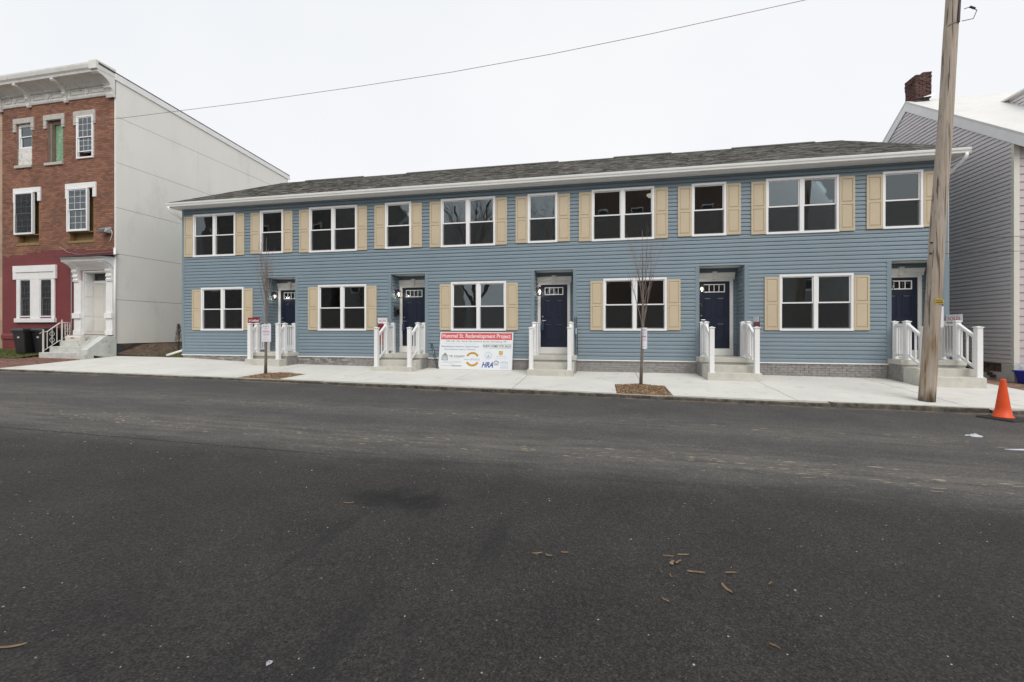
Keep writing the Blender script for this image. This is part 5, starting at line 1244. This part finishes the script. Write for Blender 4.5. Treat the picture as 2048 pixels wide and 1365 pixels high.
# ------------------------------------------------------------------ street clutter
cx, cy = 7.11, -4.20; g = gz(cx, cy)
cone = thing('traffic_cone', (cx, cy, g), 'orange traffic cone with black base in the road by the kerb', 'traffic cone')
b = MB(); s = .255; bb = [(-s, -s), (s, -s), (s, s), (-s, s)]; a = R(28)
rot = lambda p: (cx + p[0] * math.cos(a) - p[1] * math.sin(a), cy + p[0] * math.sin(a) + p[1] * math.cos(a))
b.hexa([(*rot(p), g) for p in bb] + [(*rot((p[0] * .93, p[1] * .93)), g + .035) for p in bb]); b.build('base', 'rubber_black', cone, bevel=.01)
MB().lathe([(.145, .0355), (.142, .05), (.122, .062), (.098, .20), (.076, .38), (.054, .56), (.038, .695), (.038, .705), (.030, .715), (.026, .69)], (cx, cy, g), 28).build('body', 'cone_orange', cone, smooth=True)
rng = random.Random(9)
def crumple(name, x, y, rx, ry, h, mat, label, cat, rot_=0):
    g = gz(x, y); B = MB(); n = 14; m_ = 5
    for j in range(m_ + 1):
        for i in range(n):
            t = 2 * math.pi * i / n; r = j / m_; rr = r * (1 + rng.uniform(-.25, .25) * (j > 0))
            B.v.append((x + rr * rx * math.cos(t + rot_), y + rr * ry * math.sin(t + rot_), g + .004 + h * (1 - r) * rng.uniform(.45, 1.1)))
    for j in range(m_):
        for i in range(n): B.f.append((j * n + i, j * n + (i + 1) % n, (j + 1) * n + (i + 1) % n, (j + 1) * n + i)); B.m.append(0)
    B.build(name, mat, label=label, category=cat)
crumple('plastic_bag', 5.50, -5.84, .105, .07, .045, 'bag_white', 'crumpled white plastic bag on the road near the cone', 'bag')
MB().hexa([(5.33, -6.645, gz(5.3, -6.7) + .002), (5.62, -6.63, gz(5.3, -6.7) + .002), (5.60, -6.60, gz(5.3, -6.7) + .012), (5.27, -6.62, gz(5.3, -6.7) + .002), (5.33, -6.645, gz(5.3, -6.7) + .008), (5.62, -6.63, gz(5.3, -6.7) + .008), (5.60, -6.60, gz(5.3, -6.7) + .02), (5.27, -6.62, gz(5.3, -6.7) + .009)]).build('paper_scrap', 'bag_white', label='white paper scrap on the road at the right frame edge', category='litter')
crumple('paper_wad', -1.44, -11.80, .012, .014, .014, 'bag_white', 'tiny white paper wad on the asphalt at the bottom left of centre', 'litter')
BK = [(-.40, -10.61, .065, .012, 5, 'flat dark bark sliver, leftmost of three in a loose row'), (-.32, -10.62, .05, .014, -35, 'tilted bark sliver, middle one of three in a loose row'), (-.22, -10.56, .05, .010, -15, 'thin bark sliver, rightmost of three in a loose row'), (.46, -10.46, .07, .008, -12, 'thin dark twig sliver just above the pale bark flakes'), (.56, -10.42, .075, .011, 0, 'flat brown bark sliver topmost in the bark cluster'),
      (.47, -10.54, .06, .024, 55, 'pale upright bark flake in the middle of the cluster'), (.51, -10.52, .055, .016, 35, 'narrow pale bark flake beside the upright one'), (.60, -10.62, .105, .018, -8, 'longest grey-brown bark strip on the asphalt'), (.44, -10.70, .04, .010, 85, 'small upright bark chip below the cluster'), (.81, -10.58, .07, .009, 2, 'reddish thin bark sliver right of the longest strip'), (.74, -10.76, .095, .022, 105, 'orange-brown bark strip pointing toward the viewer'),
      (.37, -10.95, .05, .010, 120, 'small pale bark chip lowest of the cluster'), (1.01, -10.65, .035, .014, 30, 'small square bark chip at the right of the cluster'), (-2.68, -11.97, .13, .014, 30, 'long orange-brown bark sliver at the bottom left corner'), (-2.09, -10.14, .085, .008, 20, 'thin brown twig near the dark oil patch'), (.83, -11.21, .05, .008, -50, 'thin reddish bark splinter near the bottom edge')]
for x, y, l, wd, ang, lab in BK:
    g = gz(x, y) + .001; a = R(ang); B = MB(); n = 6
    for i in range(n + 1):
        t = -.5 + i / n; ww = wd / 2 * (1 - abs(t) ** 3 * 4) * rng.uniform(.75, 1.15); bend = .006 * math.sin(t * 4 + x); lift = .004 + .010 * abs(t) ** 2
        for u, zz in ((-ww, lift), (ww, lift), (0, lift + .006), (0, lift - .002)):
            px, py = t * l, u + bend; B.v.append((x + px * math.cos(a) - py * math.sin(a), y + px * math.sin(a) + py * math.cos(a), g + zz))
    for i in range(n):
        k = i * 4
        for p, q in ((0, 2), (2, 1), (1, 3), (3, 0)): B.f.append((k + p, k + q, k + 4 + q, k + 4 + p)); B.m.append(0)
    B.build('bark_chip', 'bark', label=lab, category='bark', group='bark on the road')
b = MB()      # leaf crumbs and grit along the gutter and over the road
for i in range(1500):
    if i < 900: x, y = rng.uniform(-20, 11), KY - abs(rng.gauss(0, .05)) - .01
    else:
        x, y = rng.uniform(-9, 8), rng.uniform(-12.2, -4)
    z = gz(x, y) + .002; r = rng.uniform(.003, .009) if i < 900 else rng.uniform(.0015, .005); a = rng.uniform(0, 6.3)
    b.add([(x + r * 1.8 * math.cos(a), y + r * 1.8 * math.sin(a), z), (x + r * math.cos(a + 2), y + r * math.sin(a + 2), z), (x + r * math.cos(a + 4), y + r * math.sin(a + 4), z), (x, y, z + r * .7)], [(0, 1, 3), (1, 2, 3), (2, 0, 3)])
b.build('grit', 'dry_dirt', recalc=False, kind='stuff', label='pale leaf crumbs and grit scattered along the gutter', category='grit')
M('mud_flake', (0.30, 0.255, 0.195), 1.0, .15, 6.0, island=.25); M('fleck', (0.50, 0.49, 0.40), .8, .1, 9.0, island=.35)
b = MB()      # dried mud flakes dropped along the wheel tracks
for i in range(330):
    x = rng.uniform(-9, 8); y = (-8.15 - .012 * x + rng.gauss(0, .20)) if i < 260 else (-6.3 + rng.gauss(0, .16)); l = rng.uniform(.012, .07) * (1.5 if x > 0 else 1); ww = rng.uniform(.006, .016); z = gz(x, y) + .001
    pts = [(x + l * math.cos(t) * rng.uniform(.6, 1.1), y + ww * math.sin(t) * rng.uniform(.6, 1.2), z) for t in (0, .9, 1.8, 2.7, 3.6, 4.5, 5.4)]
    b.add(pts + [(x, y, z + .005)], [(k, (k + 1) % 7, 7) for k in range(7)])
b.build('mud_flakes', 'mud_flake', recalc=False, kind='stuff', label='tan dried mud flakes strewn along the wheel tracks of the road', category='mud')
b = MB()
for i in range(420):
    y = rng.uniform(-12.3, -8.6); x = rng.uniform(-1, 1) * (CAMY * -1 + y + .6) * 1.6 - .6; z = gz(x, y) + .001; q = rng.uniform(.0025, .0055) * (1.7 if rng.random() < .12 else 1); a = rng.uniform(0, 6.3)
    b.add([(x + q * 1.5 * math.cos(a), y + q * 1.5 * math.sin(a), z), (x + q * math.cos(a + 1.9), y + q * math.sin(a + 1.9), z), (x + q * math.cos(a + 3.3), y + q * math.sin(a + 3.3), z), (x + q * math.cos(a + 4.8), y + q * math.sin(a + 4.8), z), (x, y, z + q * .6)], [(0, 1, 4), (1, 2, 4), (2, 3, 4), (3, 0, 4)])
b.build('flecks', 'fleck', recalc=False, kind='stuff', label='tiny pale flecks scattered over the near asphalt', category='flecks')
# dead shrub by the corner
sx, sy = -16.93, 1.2; g = gap_z(sx, sy)
o = thing('dead_shrub', (sx, sy, g), 'dark upright dead shrub between the stucco wall and the blue corner', 'shrub')
b = MB(); b.tube([(sx, sy, g), (sx + .02, sy, g + .5), (sx, sy, g + 1.15)], [.02, .014, .004], 6); b.build('stem', 'dead_shrub', o)
b = MB()
for i in range(700):
    t = rng.random() ** .7; z = g + .05 + t * 1.08; rr = .17 * (1 - t) ** .6 * rng.random() + .01; a = rng.uniform(0, 6.3)
    x, y = sx + rr * math.cos(a), sy + rr * math.sin(a); l = rng.uniform(.04, .10)
    b.add([(x - .006, y, z), (x + .006, y, z), (x + rng.uniform(-.02, .02) + math.cos(a) * .03, y + math.sin(a) * .03, z + l)], [(0, 1, 2)])
b.build('foliage', 'dead_shrub', o, recalc=False)

# ------------------------------------------------------------------ the far side of the street, behind the camera: it shows in the windows
b = MB(); sheet(b, -60, 60, -21, -16.2, lambda x, y: interp(ROAD, x) + .10, 4); b.build('far_pavement', 'concrete', recalc=False, kind='structure')
MB().box(-60, 60, -16.32, -16.18, -.5, .02).build('far_kerb', 'kerb_stone', kind='structure')
M('far_brick', (0.20, 0.135, 0.11), .9, .2, 3.0, island=.1); M('far_siding', (0.40, 0.39, 0.36), .7, .06, 2.0); M('far_dark', (0.22, 0.21, 0.19), .8, .2, 2.0)
def far_house(x0, x1, h, mat, label, gable=0, yb=-21.0, floors=2, siding=False):
    o = thing('opposite_house', ((x0 + x1) / 2, yb - 4, 0), label, 'house')
    w_ = x1 - x0; n = max(2, int(w_ / 2.4)); H = []
    for fl_ in range(floors):
        for i in range(n):
            cx_ = x0 + w_ * (i + .5) / n; z0 = .9 + fl_ * (h - .6) / floors; H.append((cx_ - .45, cx_ + .45, z0, z0 + 1.55))
    b = MB(); wall_holes(b, x0, x1, -.3, h, H, yb, yb - .25); b.box(x0, x1, yb - 8, yb - .26, -.3, h - .01)
    b.build('wall', mat, o)
    for q in H:
        w2 = MB().box(q[0] + .05, q[1] - .05, yb - .2, yb - .16, q[2] + .05, q[3] - .05).build('window', 'dark_glassy', o)
        B = MB()
        for r_ in ((q[0], q[1], q[3] - .05, q[3] + .08), (q[0], q[1], q[2] - .08, q[2] + .05), (q[0], q[0] + .06, q[2] + .05, q[3] - .05), (q[1] - .06, q[1], q[2] + .05, q[3] - .05), (q[0] + .06, q[1] - .06, (q[2] + q[3]) / 2 - .03, (q[2] + q[3]) / 2 + .03)): B.box(r_[0], r_[1], yb - .15, yb + .03, r_[2], r_[3])
        B.build('frame', 'white_paint', w2)
    if siding:
        b = MB(); z = -.2
        while z < h - .2: course(b, z, .2, lambda zz: (x0, x1), [(q[0] - .08, q[1] + .08, q[2] - .1, q[3] + .1) for q in H], lambda u, d, zz: (u, yb + d, zz), [(0, .03), (1, .004)], h); z += .2
        b.build('siding', mat, o, recalc=False, kind='stuff')
    if gable:
        m = (x0 + x1) / 2
        b = MB(); b.add([(x0, yb, h), (x1, yb, h), (m, yb, h + gable), (x0, yb - 8, h), (x1, yb - 8, h), (m, yb - 8, h + gable)], [(0, 1, 2), (5, 4, 3), (0, 3, 4, 1)]); b.build('gable', mat, o)
        for a_, c_ in ((x0 - .4, m), (x1 + .4, m)):
            zz = h - .4 * gable / (w_ / 2); MB().hexa([(a_, yb + .4, zz), (c_, yb + .4, h + gable), (c_, yb - 8, h + gable), (a_, yb - 8, zz), (a_, yb + .4, zz + .2), (c_, yb + .4, h + gable + .2), (c_, yb - 8, h + gable + .2), (a_, yb - 8, zz + .2)]).build('roof', 'white_paint' if siding else 'roof_dark', o)
    else:
        MB().box(x0 - .15, x1 + .15, yb - 8.1, yb + .45, h, h + .35).build('roof', 'roof_dark', o); MB().box(x0 - .1, x1 + .1, yb - .02, yb + .35, h - .5, h - .001).build('cornice', 'far_dark', o)
far_house(-3.5, 9.4, 13.2, 'far_brick', 'tall dark brick row across the street, mirrored in the middle windows', floors=3)
far_house(10.2, 19.5, 7.6, 'far_siding', 'low sided house across the street mirrored in the right windows', floors=2, siding=True)
far_house(-22.5, -13.5, 8.4, 'far_siding', 'gabled sided house across the street mirrored in the second upper window', gable=5.2, siding=True)
far_house(-37, -23.4, 13.5, 'far_dark', 'dark tall house across the street mirrored in the left windows', floors=3)
far_house(20.5, 33, 6.8, 'far_brick', 'low brick house across the street beyond the frame', floors=2)
def far_tree(x, y, h, seed, label):
    rng = random.Random(seed); o = thing('bare_tree', (x, y, .1), label, 'tree')
    b = MB(); b.tube([(x, y, 0), (x + .1, y, h * .2), (x - .1, y, h * .38), (x, y, h * .6)], [.30, .25, .2, .12], 10); b.build('trunk', 'tree_bark', o, smooth=True)
    def br(B, p, d, l, r, depth):
        pts = [Vector(p)]; d = Vector(d).normalized(); n = 5; rs = [r]
        for i in range(n): d = (d + Vector((rng.uniform(-.22, .22), rng.uniform(-.22, .22), rng.uniform(-.05, .16)))).normalized(); pts.append(pts[-1] + d * l / n); rs.append(max(.008, r * (1 - .6 * (i + 1) / n)))
        B.tube(pts, rs, 5, cap=False)
        if depth:
            for i in range(4):
                k = rng.randint(1, n); a = rng.uniform(0, 6.3); br(B, pts[k], d + Vector((math.cos(a), math.sin(a), .3)) * .8, l * rng.uniform(.45, .7), rs[k] * .6, depth - 1)
    for i in range(7):
        a = i * .9 + rng.uniform(-.3, .3); B = MB(); br(B, (x, y, h * rng.uniform(.22, .55)), (math.cos(a) * .6, math.sin(a) * .6, 1), h * .42, .12, 3); B.build('limb', 'tree_bark', o, recalc=False)
far_tree(-9.6, -19.6, 13.5, 4, 'large bare tree across the street mirrored in the centre upper window')
far_tree(-5.2, -27, 12, 8, 'bare tree behind the houses across the street')
